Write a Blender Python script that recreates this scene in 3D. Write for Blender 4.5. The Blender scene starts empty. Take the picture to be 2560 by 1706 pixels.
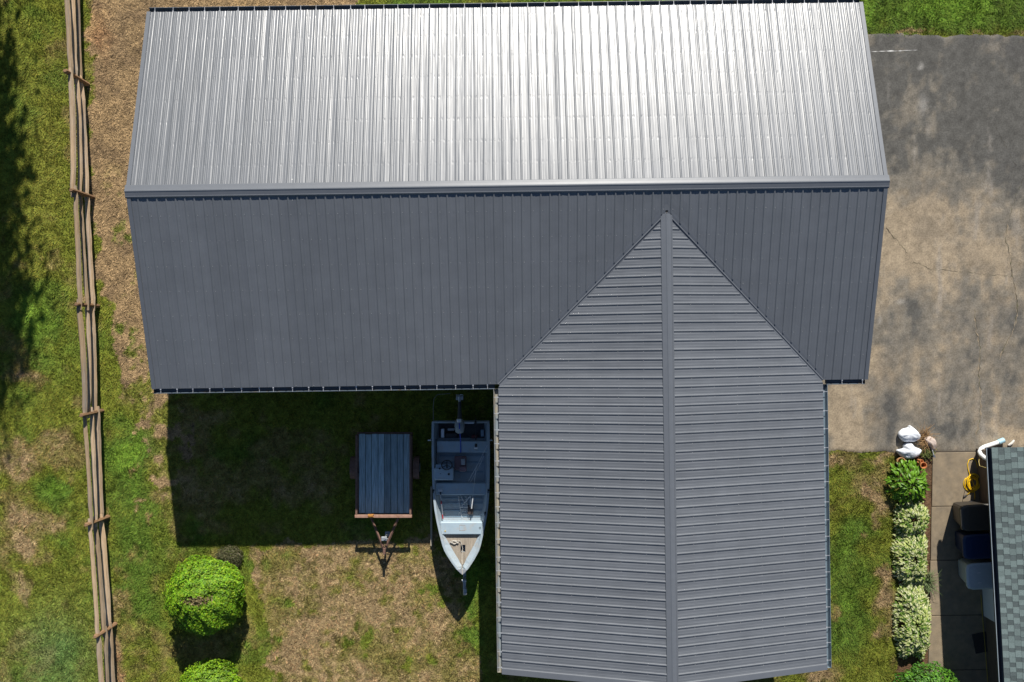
import bpy, math, random
import numpy as np
from mathutils import Vector, Quaternion
random.seed(7); RNG = np.random.default_rng(11)
S = bpy.context.scene
C = S.collection

# ------------------------------------------------------------------ camera, sky, sun, exposure
CAM_H, FPX = 26.35, 2237.0
cd = bpy.data.cameras.new('camera'); cam = bpy.data.objects.new('camera', cd); C.objects.link(cam)
cam.location = (0, 0, CAM_H); cd.sensor_width = 36; cd.lens = 36 * FPX / 2560
cd.clip_start = 0.1; cd.clip_end = 2000
S.camera = cam
SUN = Vector((0.17, 1.51, 1.0)).normalized()          # direction towards the sun
w = bpy.data.worlds.new('World'); S.world = w; w.use_nodes = True
nt = w.node_tree; bg = nt.nodes['Background']
sky = nt.nodes.new('ShaderNodeTexSky'); sky.sky_type = 'NISHITA'; sky.sun_disc = False
sky.sun_elevation = math.asin(SUN.z); sky.sun_rotation = math.atan2(SUN.x, SUN.y)
sky.air_density = 1.0; sky.dust_density = 0.3; sky.ozone_density = 3.0
nt.links.new(sky.outputs[0], bg.inputs[0]); bg.inputs[1].default_value = 0.05
sl = bpy.data.lights.new('sun', 'SUN'); sl.energy = 4.6; sl.angle = math.radians(0.53); sl.color = (1.0, 0.955, 0.88)
so = bpy.data.objects.new('sun', sl); C.objects.link(so); so.location = (0, 20, 40)
so.rotation_euler = (-SUN).to_track_quat('-Z', 'Y').to_euler()
S.view_settings.view_transform = 'Standard'; S.view_settings.look = 'None'
S.view_settings.gamma = 1.0; S.view_settings.exposure = 0.56; S.view_settings.use_curve_mapping = False
S.cycles.max_bounces = 6

# ------------------------------------------------------------------ helpers
def P(px, py, z=0.0):
    "photo pixel of a thing known to stand at height z -> place"
    s = FPX / (CAM_H - z)
    return Vector(((px - 1280) / s, (853 - py) / s, z))

MATS = {}
def mat(name, col, rough=0.6, metal=0.0, var=0.15, vscale=6.0, bump=0.0, bscale=30.0, stretch=(1, 1, 1), attr=None,
        rnd=0.0, spec=0.5, trans=0.0, dirt=None, coat=0.0, coat_rough=0.2):
    if name in MATS: return MATS[name]
    m = bpy.data.materials.new(name); m.use_nodes = True
    t = m.node_tree; n = t.nodes; b = n['Principled BSDF']; L = t.links
    b.inputs['Roughness'].default_value = rough; b.inputs['Metallic'].default_value = metal
    b.inputs['Specular IOR Level'].default_value = spec
    b.inputs['Coat Weight'].default_value = coat; b.inputs['Coat Roughness'].default_value = coat_rough
    tc = n.new('ShaderNodeTexCoord'); mp = n.new('ShaderNodeMapping'); mp.inputs['Scale'].default_value = stretch
    L.new(tc.outputs['Object'], mp.inputs[0])
    ns = n.new('ShaderNodeTexNoise'); ns.inputs['Scale'].default_value = vscale; ns.inputs['Detail'].default_value = 6
    ns.inputs['Roughness'].default_value = 0.65
    L.new(mp.outputs[0], ns.inputs['Vector'])
    mr = n.new('ShaderNodeMapRange'); mr.inputs[1].default_value = 0.25; mr.inputs[2].default_value = 0.75
    mr.inputs[3].default_value = 1 - var; mr.inputs[4].default_value = 1 + var
    L.new(ns.outputs[0], mr.inputs[0])
    mul = n.new('ShaderNodeVectorMath'); mul.operation = 'SCALE'
    if attr:
        a = n.new('ShaderNodeAttribute'); a.attribute_name = attr; L.new(a.outputs['Color'], mul.inputs[0])
    else:
        r = n.new('ShaderNodeRGB'); r.outputs[0].default_value = (*col, 1); src = r.outputs[0]
        if dirt:
            dn = n.new('ShaderNodeTexNoise'); dn.inputs['Scale'].default_value = dirt[2]; dn.inputs['Detail'].default_value = 8
            dn.inputs['Roughness'].default_value = 0.7; L.new(mp.outputs[0], dn.inputs['Vector'])
            dr = n.new('ShaderNodeMapRange'); dr.inputs[1].default_value = 0.5 - dirt[1] * 0.3 + 0.1; dr.inputs[2].default_value = 0.72
            L.new(dn.outputs[0], dr.inputs[0])
            mx = n.new('ShaderNodeMix'); mx.data_type = 'RGBA'; L.new(dr.outputs[0], mx.inputs[0])
            L.new(src, mx.inputs[6]); mx.inputs[7].default_value = (*dirt[0], 1); src = mx.outputs[2]
        L.new(src, mul.inputs[0])
    fac = mr.outputs[0]
    if rnd:
        oi = n.new('ShaderNodeObjectInfo'); r2 = n.new('ShaderNodeMapRange')
        r2.inputs[3].default_value = 1 - rnd; r2.inputs[4].default_value = 1 + rnd
        L.new(oi.outputs['Random'], r2.inputs[0])
        mm = n.new('ShaderNodeMath'); mm.operation = 'MULTIPLY'; L.new(fac, mm.inputs[0]); L.new(r2.outputs[0], mm.inputs[1]); fac = mm.outputs[0]
    L.new(fac, mul.inputs['Scale']); L.new(mul.outputs[0], b.inputs['Base Color'])
    if bump:
        bn = n.new('ShaderNodeTexNoise'); bn.inputs['Scale'].default_value = bscale; bn.inputs['Detail'].default_value = 5
        L.new(mp.outputs[0], bn.inputs['Vector'])
        bp = n.new('ShaderNodeBump'); bp.inputs['Strength'].default_value = 1.0; bp.inputs['Distance'].default_value = bump
        L.new(bn.outputs[0], bp.inputs['Height']); L.new(bp.outputs[0], b.inputs['Normal'])
    if trans:
        o = n['Material Output']; tr = n.new('ShaderNodeBsdfTranslucent'); L.new(mul.outputs[0], tr.inputs[0])
        ms = n.new('ShaderNodeMixShader'); ms.inputs[0].default_value = trans
        L.new(b.outputs[0], ms.inputs[1]); L.new(tr.outputs[0], ms.inputs[2]); L.new(ms.outputs[0], o.inputs['Surface'])
    MATS[name] = m
    return m

def origin(o):
    v = Vector((0, 0, 0))
    while o is not None: v += o.location; o = o.parent
    return v
def tag(o, label=None, cat=None, group=None, kind=None):
    if label: o['label'] = label
    if cat: o['category'] = cat
    if group: o['group'] = group
    if kind: o['kind'] = kind
    return o
def thing(name, label, cat, loc, group=None):
    o = bpy.data.objects.new(name, None); C.objects.link(o); o.location = loc; o.empty_display_size = 0.2
    return tag(o, label, cat, group)

class MB:
    "collects shapes in place coordinates, then builds ONE mesh object"
    def __init__(s): s.v = []; s.f = []; s.uv = None
    def add(s, vs, fs):
        k = len(s.v); s.v += [tuple(q) for q in vs]; s.f += [tuple(i + k for i in f) for f in fs]; return s
    def box(s, c, d, ax=None, taper=1.0, bev=0.0):
        "box centred at c, full sizes d, optional axes"
        c = Vector(c); ax = ax or (Vector((1, 0, 0)), Vector((0, 1, 0)), Vector((0, 0, 1)))
        h = [x / 2 for x in d]
        if bev <= 0:
            vs = []
            for sz in (-1, 1):
                t = taper if sz > 0 else 1.0
                for sx, sy in ((-1, -1), (1, -1), (1, 1), (-1, 1)):
                    vs.append(c + ax[0] * (sx * h[0] * t) + ax[1] * (sy * h[1] * t) + ax[2] * (sz * h[2]))
            return s.add(vs, [(3, 2, 1, 0), (4, 5, 6, 7), (0, 1, 5, 4), (1, 2, 6, 5), (2, 3, 7, 6), (3, 0, 4, 7)])
        rings = []
        for z, ins in ((-h[2], bev), (-h[2] + bev, 0), (h[2] - bev, 0), (h[2], bev)):
            t = 1 + (taper - 1) * (z + h[2]) / (2 * h[2])
            ring = []
            for sx, sy in ((-1, -1), (1, -1), (1, 1), (-1, 1)):
                hx, hy = h[0] * t - ins, h[1] * t - ins
                a = (sx * hx, sy * (hy - bev)); bb = (sx * (hx - bev), sy * hy)
                ring += [a, bb] if sx * sy > 0 else [bb, a]
            rings.append([c + ax[0] * x + ax[1] * y + ax[2] * z for x, y in ring])
        return s.loft(rings, cap=True)
    def loft(s, rings, cap=False, closed=True):
        n = len(rings[0]); vs = [q for r in rings for q in r]; fs = []
        for i in range(len(rings) - 1):
            for j in range(n if closed else n - 1):
                k = (j + 1) % n
                fs.append((i * n + j, i * n + k, (i + 1) * n + k, (i + 1) * n + j))
        if cap: fs += [tuple(reversed(range(n))), tuple(range((len(rings) - 1) * n, len(rings) * n))]
        return s.add(vs, fs)
    def tube(s, pts, r, n=8, cap=True, flat=1.0, jit=0.0):
        pts = [Vector(p) for p in pts]; rings = []
        rs = r if isinstance(r, (list, tuple)) else [r] * len(pts)
        up = None
        for i, p in enumerate(pts):
            d = (pts[min(i + 1, len(pts) - 1)] - pts[max(i - 1, 0)]).normalized()
            if up is None: up = Vector((0, 0, 1)) if abs(d.z) < 0.9 else Vector((0, 1, 0))
            a = d.cross(up).normalized(); b = a.cross(d).normalized(); up = b
            rings.append([p + (a * math.cos(2 * math.pi * k / n) + b * flat * math.sin(2 * math.pi * k / n)) * rs[i] * (1 + random.uniform(-jit, jit)) for k in range(n)])
        return s.loft(rings, cap=cap)
    def lathe(s, c, prof, n=20, axis='z'):
        c = Vector(c); rings = []
        for r, h in prof:
            if axis == 'z': rings.append([c + Vector((r * math.cos(2 * math.pi * k / n), r * math.sin(2 * math.pi * k / n), h)) for k in range(n)])
            else: rings.append([c + Vector((h, r * math.cos(2 * math.pi * k / n), r * math.sin(2 * math.pi * k / n))) for k in range(n)])
        return s.loft(rings, cap=True)
    def build(s, name, m, parent=None, smooth=False):
        o0 = origin(parent)
        me = bpy.data.meshes.new(name); me.from_pydata([(x - o0.x, y - o0.y, z - o0.z) for x, y, z in s.v], [], s.f)
        if s.uv is not None:
            ul = me.uv_layers.new(name='UVMap'); idx = np.empty(len(me.loops), np.int32); me.loops.foreach_get('vertex_index', idx)
            ul.data.foreach_set('uv', np.array(s.uv, np.float32)[idx].ravel())
        if smooth: me.polygons.foreach_set('use_smooth', [True] * len(me.polygons))
        me.materials.append(m); me.validate(); me.update()
        o = bpy.data.objects.new(name, me); C.objects.link(o)
        if parent is not None: o.parent = parent
        return o

def tri_mesh(name, V, F, col, m, parent=None, loc=(0, 0, 0)):
    "big numpy mesh with a colour per vertex; V (n,3) in place coordinates, F (k,3 or 4)"
    o0 = origin(parent) + Vector(loc)
    me = bpy.data.meshes.new(name); k = F.shape[1]
    me.vertices.add(len(V)); me.vertices.foreach_set('co', (V - np.array(o0)).astype(np.float32).ravel())
    me.loops.add(F.size); me.loops.foreach_set('vertex_index', F.astype(np.int32).ravel())
    me.polygons.add(len(F)); me.polygons.foreach_set('loop_start', np.arange(0, F.size, k, dtype=np.int32))
    me.update(calc_edges=True)
    if col is not None:
        a = me.color_attributes.new('tint', 'FLOAT_COLOR', 'POINT')
        a.data.foreach_set('color', np.concatenate([col, np.ones((len(col), 1))], 1).astype(np.float32).ravel())
    me.materials.append(m)
    o = bpy.data.objects.new(name, me); C.objects.link(o); o.location = loc
    if parent is not None: o.parent = parent
    return o

def hash2(ix, iy, seed):
    h = (ix.astype(np.int64) * 374761393 + iy.astype(np.int64) * 668265263 + seed * 1442695041) & 0xffffffff
    h = ((h ^ (h >> 13)) * 1274126177) & 0xffffffff
    h = (h ^ (h >> 16)) & 0xffffff
    return h / float(0xffffff)
def vnoise(x, y, seed):
    ix, iy = np.floor(x), np.floor(y); fx, fy = x - ix, y - iy
    fx = fx * fx * (3 - 2 * fx); fy = fy * fy * (3 - 2 * fy)
    a, b = hash2(ix, iy, seed), hash2(ix + 1, iy, seed); c, d = hash2(ix, iy + 1, seed), hash2(ix + 1, iy + 1, seed)
    return (a * (1 - fx) + b * fx) * (1 - fy) + (c * (1 - fx) + d * fx) * fy
def fbm(x, y, f, octv=4, seed=1):
    t = 0; a = 0.5; n = 0
    for i in range(octv):
        t = t + a * vnoise(x * f, y * f, seed + i * 17); n += a; a *= 0.55; f *= 2.03
    return t / n
def sstep(a, b, x):
    t = np.clip((x - a) / (b - a), 0, 1); return t * t * (3 - 2 * t)
def mix(a, b, t): return a * (1 - t[..., None]) + np.array(b) * t[..., None]
def inpoly(x, y, poly):
    r = np.zeros(x.shape, bool); n = len(poly); j = n - 1
    for i in range(n):
        xi, yi = poly[i]; xj, yj = poly[j]
        c = ((yi > y) != (yj > y)) & (x < (xj - xi) * (y - yi) / (yj - yi + 1e-12) + xi); r ^= c; j = i
    return r
def topx(X, Y): return 1280 + X * 84.9, 853 - Y * 84.9       # ground place -> ground map units of the site survey

# ------------------------------------------------------------------ the barn's frame of reference
OX, OY, TH = -0.12, 3.77, 0.0135
CT, ST = math.cos(TH), math.sin(TH)
def W(u, v, z): return Vector((OX + u * CT - v * ST, OY + u * ST + v * CT, z))
ZE, PITCH = 3.14, 3.5 / 12
HL, HD = 9.27, 4.886                # half length, half depth of the main roof
WU, WH, WV = 3.91, 4.21, -12.39     # wing: centre line, half width, far end
RISE, WRISE = HD * PITCH, WH * PITCH
GAPV = HD - WH
def zmain(v): return ZE + (HD - abs(v)) * PITCH
def zwing(u): return ZE + (WH - abs(u - WU)) * PITCH
# house frame
HA, HB = Vector((0.0547, -0.9985, 0)), Vector((0.9985, 0.0547, 0)); H0 = Vector((12.856, -2.905, 0))
def HW(a, b, z): return H0 + HA * a + HB * b + Vector((0, 0, z))

# ------------------------------------------------------------------ ground colours (lawn, straw, soil)
STRAW = [(270, -300), (236, 40), (224, 110), (218, 190), (226, 330), (228, 560), (262, 690), (282, 880), (306, 1010), (350, 1080), (385, 1190), (420, 1290), (470, 1290), (450, 700), (420, 60), (900, 30), (820, -300)]
YARD = [(606, 1368), (640, 1460), (655, 1570), (700, 1720), (740, 1900), (1200, 1900), (1196, 1560), (1120, 1380), (1080, 1340)]
BED = [(2243, 1140), (2340, 1135), (2335, 1500), (2330, 1900), (2240, 1900), (2246, 1500)]
def blob(px, py, cx, cy, rx, ry): return np.exp(-(((px - cx) / rx) ** 2 + ((py - cy) / ry) ** 2))
def lawn(X, Y):
    "albedo of the lawn at a place, straw mask and dryness"
    px, py = topx(X, Y)
    wx = (fbm(X, Y, 1.8, 5, 3) - 0.5) * 80; wy = (fbm(X, Y, 1.8, 5, 9) - 0.5) * 80
    ax, ay = px + wx, py + wy
    big = fbm(X, Y, 0.55, 4, 21); mid = fbm(X, Y, 2.2, 4, 33); fine = fbm(X, Y, 8.0, 3, 45); tiny = fbm(X, Y, 17.0, 2, 77)
    dry = 0.30 + (big - 0.5) * 1.0 + (mid - 0.5) * 1.0
    lush = (fbm(X, Y, 0.9, 3, 61) - 0.5) * 1.6
    for cx, cy, rx, ry, k in [(100, 790, 60, 90, .95), (130, 1225, 50, 55, 1.0), (110, 45, 80, 45, .7), (60, 260, 70, 80, .55), (285, 1150, 60, 70, .6), (220, 1080, 20, 60, .5),
                              (330, 1130, 40, 50, .6), (1170, 1500, 40, 120, .9), (1060, 1450, 40, 60, .5), (700, 1390, 60, 30, .5), (540, 1420, 120, 60, .4),
                              (2120, 1400, 60, 90, .8), (2110, 1560, 60, 80, .5), (2150, 1650, 90, 60, .4), (2400, 30, 400, 60, .9), (1700, -10, 700, 40, .9), (370, 1500, 70, 200, .3), (330, 1280, 90, 60, .4)]:
        b = blob(ax, ay, cx, cy, rx, ry); lush = lush + k * b; dry = dry - 0.75 * k * b
    for cx, cy, rx, ry, k in [(65, 1370, 30, 26, 1.), (62, 1480, 18, 34, .9), (120, 1310, 34, 22, .7), (50, 1170, 26, 70, .8), (120, 1120, 40, 30, .4), (60, 1290, 30, 30, .5), (75, 950, 60, 24, .7), (200, 760, 18, 14, .9),
                              (130, 660, 14, 30, .6), (118, 350, 14, 20, .6), (190, 330, 30, 80, .5), (268, 1300, 8, 34, 1.), (283, 1480, 14, 50, .8), (312, 1470, 10, 26, .6), (285, 1640, 14, 70, 1.1), (330, 1280, 12, 10, .5),
                              (2165, 1222, 26, 22, 1.2), (2195, 1240, 20, 36, 1.1), (2150, 1324, 13, 12, 1.2), (2178, 1300, 8, 16, 1.), (2206, 1418, 22, 14, 1.1), (2216, 1480, 14, 40, .9), (2204, 1560, 24, 30, 1.), (2200, 1590, 16, 14, .8), (2080, 1550, 22, 30, .5),
                              (2232, 1330, 10, 60, .8), (2236, 1560, 10, 100, .7), (2055, 1680, 40, 20, .9), (2060, 1146, 60, 10, .9), (2230, 1144, 60, 8, .7), (330, 1200, 9, 8, .9), (345, 1180, 10, 8, .8), (318, 1190, 7, 6, .9), (344, 1250, 7, 6, .9), (330, 1283, 8, 9, .9), (374, 1285, 10, 8, 1.),
                              (635, 1400, 22, 60, .8), (500, 1230, 60, 60, .3), (700, 1230, 200, 80, .25), (2450, 83, 300, 5, .8), (2280, 78, 80, 6, .8)]:
        dry = dry + k * blob(ax, ay, cx, cy, rx, ry)
    yard = inpoly(ax, ay, YARD).astype(float); dry = dry + 0.72 * yard - 0.5 * yard * sstep(.6, .75, fbm(X, Y, 2.6, 3, 401))
    straw = inpoly(ax, ay, STRAW).astype(float)
    straw = straw * (1 - 0.9 * sstep(0.60 - .26 * sstep(750, 1200, py), 0.72 - .26 * sstep(750, 1200, py), fbm(X, Y, 2.6, 5, 91)) * sstep(380, 600, py))
    dry = dry + 0.08 * sstep(900, 300, px) * (1 - straw)
    col = np.zeros(X.shape + (3,)) + np.array((0.190, 0.215, 0.030))
    col = mix(col, (0.115, 0.185, 0.026), sstep(0.0, 0.6, lush)); col = mix(col, (0.175, 0.295, 0.034), sstep(0.5, 1.1, lush))
    col = mix(col, (0.245, 0.208, 0.066), sstep(0.35, 0.68, dry)); col = mix(col, (0.335, 0.238, 0.122), sstep(0.68, 1.15, dry + (fine - .5) * .6))
    col = mix(col, (0.150, 0.245, 0.085), 0.6 * blob(ax, ay, 130, 1640, 110, 120)); col = mix(col, (0.245, 0.235, 0.045), 0.5 * blob(ax, ay, 110, 420, 60, 300))
    sc = np.zeros(X.shape + (3,)) + np.array((0.35, 0.24, 0.125)); sc = mix(sc, (0.255, 0.175, 0.096), sstep(0.45, 0.75, mid)); sc = mix(sc, (0.42, 0.28, 0.135), sstep(0.62, 0.8, big + (fine - .5) * .3))
    col = col * (1 - straw[..., None]) + sc * straw[..., None]
    col = mix(col, (0.16, 0.095, 0.055), inpoly(px + wx * .15, py + wy * .15, BED).astype(float))
    col = mix(col, (0.30, 0.155, 0.075), 0.7 * np.clip(blob(ax, ay, 285, 1650, 12, 70) + blob(ax, ay, 258, 90, 20, 60) * 1.0, 0, 1))
    col *= (0.93 - 0.15 * sstep(1500, 1900, px))[..., None]
    col *= (0.62 + 0.76 * fine)[..., None] * (0.65 + 0.7 * tiny)[..., None]
    return np.clip(col, 0.004, 0.6), straw, dry

def grid_axis(lo, hi, step, far):
    core = np.arange(lo, hi + step / 2, step); out = [1, 2.5, 6, 15, 40, 120, far]
    return np.concatenate([[lo - d for d in reversed(out)], core, [hi + d for d in out]])
def sheet(name, xs, ys, zf, colf, m):
    X, Y = np.meshgrid(xs, ys); n, k = X.shape
    V = np.stack([X, Y, zf(X, Y)], -1).reshape(-1, 3); col = colf(X, Y).reshape(-1, 3)
    i = np.arange(n * k).reshape(n, k); F = np.stack([i[:-1, :-1], i[:-1, 1:], i[1:, 1:], i[1:, :-1]], -1).reshape(-1, 4)
    return tri_mesh(name, V, F, col, m)
M_ground = mat('lawn_soil', (1, 1, 1), 0.95, var=0.35, vscale=22, bump=0.03, bscale=26, attr='tint', spec=0.1)
g = sheet('ground', grid_axis(-18, 18, 0.07, 600), grid_axis(-13, 13, 0.07, 600), lambda X, Y: np.where((np.abs(X) < 18) & (np.abs(Y) < 13), (fbm(X, Y, 1.1, 3, 5) - .5) * 0.03 - 0.012, -0.03), lambda X, Y: np.where(((np.abs(X) > 18.5) | (np.abs(Y) > 13.5))[..., None], np.array((.13, .15, .03)), lawn(X, Y)[0]), M_ground)
tag(g, kind='structure')

def clear_of_buildings(X, Y, pad=0.0):
    dx, dy = X - OX, Y - OY; u = dx * CT + dy * ST; v = -dx * ST + dy * CT
    barn = (np.abs(u) < HL - .35 - pad) & (np.abs(v) < HD - .4 - pad) | (np.abs(u - WU) < WH - .4 - pad) & (v < 0) & (v > WV + .35 + pad)
    px, py = topx(X, Y)
    jag = (fbm(X, Y, 3.0, 3, 70) - .5) * 14
    drive = (px > 2010) & (py > 92 + jag) & (py < 1128 + jag * .6)
    walk = (px > 2328 + (py - 1130) * -0.03 + jag * .3) & (py > 1100)
    return ~(barn | drive | walk)

def blades(name, n, region, straw_mode, label, cat):
    X = RNG.uniform(-16.5, 16.5, n); Y = RNG.uniform(-11.3, 11.3, n)
    k = clear_of_buildings(X, Y); X, Y = X[k], Y[k]
    col, straw, dry = lawn(X, Y); px, py = topx(X, Y)
    bed = inpoly(px, py, BED)
    clump = fbm(X, Y, 5.0, 3, 123)
    if straw_mode: keep = (straw > 0.35) | ((dry > 0.78) & (RNG.random(len(X)) < 0.75))
    else: keep = (straw <= 0.35) & (RNG.random(len(X)) < (1.15 - 0.75 * sstep(.5, 1.0, dry)) * (0.45 + 1.1 * clump))
    keep &= ~bed
    X, Y, col, dry, clump = X[keep], Y[keep], col[keep], dry[keep], clump[keep]; n = len(X)
    z0 = (fbm(X, Y, 1.1, 3, 5) - .5) * 0.03 - 0.016
    az = RNG.uniform(0, 2 * np.pi, n)
    if straw_mode:
        L = RNG.uniform(.03, .11, n); wd = RNG.uniform(.007, .018, n); rise = RNG.uniform(-.05, .35, n) * L; z0 = z0 + .008
        col = col * RNG.uniform(.45, 1.65, (n, 1))
    else:
        az = az * 0.35 + fbm(X, Y, 1.4, 2, 55) * 14
        L = RNG.uniform(.035, .10, n) * (0.6 + 0.9 * clump); wd = RNG.uniform(.009, .022, n); rise = RNG.uniform(.12, .62, n) * L
        L = np.sqrt(np.maximum(L * L - rise * rise, .0004))
        col = col * RNG.uniform(.62, 1.48, (n, 1)); col[:, 0] *= RNG.uniform(.85, 1.2, n)
    dx, dy = np.cos(az), np.sin(az)
    V = np.empty((n, 3, 3)); V[:, 0] = np.stack([X - dy * wd, Y + dx * wd, z0], -1); V[:, 1] = np.stack([X + dy * wd, Y - dx * wd, z0], -1)
    V[:, 2] = np.stack([X + dx * L, Y + dy * L, z0 + rise + .004], -1)
    m = mat('straw_blades' if straw_mode else 'grass_blades', (1, 1, 1), 0.75, var=0.05, attr='tint', spec=0.15, trans=0.0 if straw_mode else 0.3)
    o = tri_mesh(name, V.reshape(-1, 3), np.arange(3 * n).reshape(-1, 3), np.repeat(np.clip(col, 0, .8), 3, 0), m)
    return tag(o, label, cat, kind='stuff')
blades('grass', 900000, None, False, 'mown green and olive lawn grass around the barn', 'grass')
blades('straw', 520000, None, True, 'dry tan straw and dead grass on bare ground beside the barn', 'straw')

# ------------------------------------------------------------------ driveway, walkway
def drive_col(X, Y):
    px, py = topx(X, Y)
    big = fbm(X, Y, 0.5, 5, 301); mid = fbm(X, Y, 1.7, 5, 302); fine = fbm(X, Y, 7, 3, 303); st = fbm(X * 3.0, Y * 0.6, 0.9, 4, 304)
    wx = (fbm(X, Y, 1.2, 4, 305) - .5) * 130; wy = (fbm(X, Y, 1.2, 4, 306) - .5) * 130
    sand = 0.16 + 0.50 * sstep(330, 640, py + wy) + (mid - .5) * 0.75 + (big - .5) * 0.3 + (fbm(X, Y, 5.0, 4, 318) - .5) * .6 + (st - .5) * .8
    for cx, cy, rx, ry, k in [(2250, 600, 60, 70, .55), (2380, 660, 110, 60, .4), (2345, 215, 13, 90, .35), (2268, 210, 14, 80, .3), (2110, 1050, 60, 90, .6), (2480, 620, 40, 30, .4), (2560, 980, 40, 30, .5), (2380, 520, 140, 40, .25),
                              (2280, 560, 80, 60, .35), (2430, 1000, 12, 70, .45), (2490, 1010, 10, 60, .5), (2300, 950, 14, 90, .35), (2530, 1085, 40, 16, .5), (2180, 900, 60, 40, .3)]:
        sand = sand + k * blob(px + wx * .5, py + wy * .5, cx, cy, rx, ry)
    for cx, cy, rx, ry, k in [(2360, 1075, 60, 40, .9), (2215, 1050, 50, 60, .6), (2440, 1000, 40, 60, .6), (2520, 980, 50, 60, .6), (2280, 790, 70, 50, .5), (2540, 830, 60, 80, .4), (2300, 150, 150, 60, .3), (2480, 330, 110, 140, .35), (2290, 330, 50, 60, .3), (2470, 1080, 30, 20, .5), (2260, 480, 30, 60, .2)]:
        sand = sand - .62 * k * blob(px + wx * .5, py + wy * .5, cx, cy, rx, ry)
    col = np.zeros(X.shape + (3,)) + np.array((0.098, 0.094, 0.085)); col = mix(col, (0.180, 0.160, 0.130), sstep(.06, .42, sand)); col = mix(col, (0.315, 0.252, 0.175), sstep(.38, 1.05, sand))
    dark = sstep(.55, .8, fbm(X, Y, 0.9, 5, 311)); col = mix(col, (0.07, 0.068, 0.068), 0.25 * dark)
    pale = sstep(.66, .78, st); col = mix(col, (0.27, 0.25, 0.225), 0.45 * pale)
    for cx, cy, rx, ry in [(2250, 755, 9, 6), (2200, 802, 5, 9), (2300, 170, 6, 4), (2306, 260, 12, 22), (2302, 165, 5, 8)]: col = mix(col, (.42, .40, .37), 0.45 * blob(px + wx * .06, py + wy * .06, cx, cy, rx, ry))
    return col * (0.66 + .68 * fine)[..., None]
M_asph = mat('weathered_asphalt', (1, 1, 1), 0.9, var=0.42, vscale=26, bump=0.006, bscale=70, attr='tint', spec=0.25)
def drive_mesh():
    xs = np.concatenate([np.arange(8.55, 17, 0.06), [18, 20, 24, 30, 45]]); ts = np.linspace(0, 1, 210)
    top = (853 - 88) / 84.9 + (fbm(xs, xs * 0, 2.2, 3, 321) - .5) * 0.22; bot = (853 - 1131) / 84.9 + (fbm(xs, xs * 0 + 5, 2.6, 4, 322) - .5) * 0.30 * (xs < 12.35)
    X = np.repeat(xs[None], len(ts), 0); Y = bot[None] + (top - bot)[None] * ts[:, None]
    n, k = X.shape; V = np.stack([X, Y, np.full_like(X, 0.016) - 0.02 * (np.minimum(ts, 1 - ts) < .004)[:, None]], -1).reshape(-1, 3)
    i = np.arange(n * k).reshape(n, k); F = np.stack([i[:-1, :-1], i[:-1, 1:], i[1:, 1:], i[1:, :-1]], -1).reshape(-1, 4)
    return tri_mesh('driveway', V, F, drive_col(X, Y).reshape(-1, 3), M_asph)
drive = tag(drive_mesh(), kind='structure')
def crack(pts, wd, m, seed, name='crack', z=0.020, wig=.028):
    random.seed(seed); pts = [P(*q) for q in pts]; L, R = [], []
    fine = []
    for a, b in zip(pts[:-1], pts[1:]):
        k = max(3, int((b - a).length / 0.07)); fine += [a.lerp(b, i / k) for i in range(k)]
    fine.append(pts[-1])
    for i, p in enumerate(fine):
        d = (fine[min(i + 1, len(fine) - 1)] - fine[max(i - 1, 0)]).normalized(); q = Vector((-d.y, d.x, 0))
        c = p + q * random.uniform(-wig, wig); h = wd * random.choice((.15, .3, .5, .8, 1.2)) * random.uniform(.6, 1.0) * (0.25 if i in (0, len(fine) - 1) else 1)
        L.append((c.x + q.x * h, c.y + q.y * h, z)); R.append((c.x - q.x * h, c.y - q.y * h, z))
    b = MB(); n = len(L); b.add(L + R, [(n + i, n + i + 1, i + 1, i) for i in range(n - 1)]); return b.build(name, m, drive)
M_crack = mat('crack_filling', (0.075, 0.062, 0.045), 0.95, var=0.6, vscale=9, dirt=((0.09, 0.10, 0.03), 0.5, 3))
M_silt = mat('crack_silt', (0.30, 0.235, 0.155), 0.95, var=0.5, vscale=5, dirt=((0.17, .15, .125), .7, 3))
for i, (pts, wd) in enumerate([([(2213, 570), (2245, 605), (2265, 630), (2285, 655), (2320, 672), (2370, 678), (2430, 682), (2520, 690)], .0065), ([(2518, 560), (2514, 600), (2524, 640), (2530, 690), (2540, 740), (2542, 790), (2530, 830), (2510, 870), (2496, 900)], .013),
                            ([(2436, 770), (2440, 830), (2450, 870), (2446, 940), (2452, 985), (2450, 1040), (2440, 1090)], .012), ([(2560, 440), (2535, 500), (2518, 560)], .007), ([(2480, 300), (2500, 340), (2530, 400), (2560, 440)], .005), ([(2213, 570), (2238, 603)], .016)]):
    if i in (1, 2): crack(pts, wd * 2.2, M_silt, 40 + i, 'silt_streak', 0.0185)
    crack(pts, wd, M_crack, i)
M_wline = mat('worn_white_paint', (0.62, 0.61, 0.58), 0.8, var=0.35, vscale=14, dirt=((0.16, .15, .14), .6, 9))
crack([(2176, 130), (2215, 129), (2250, 128), (2293, 126)], .022, M_wline, 99, 'painted_line', wig=.004)

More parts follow.
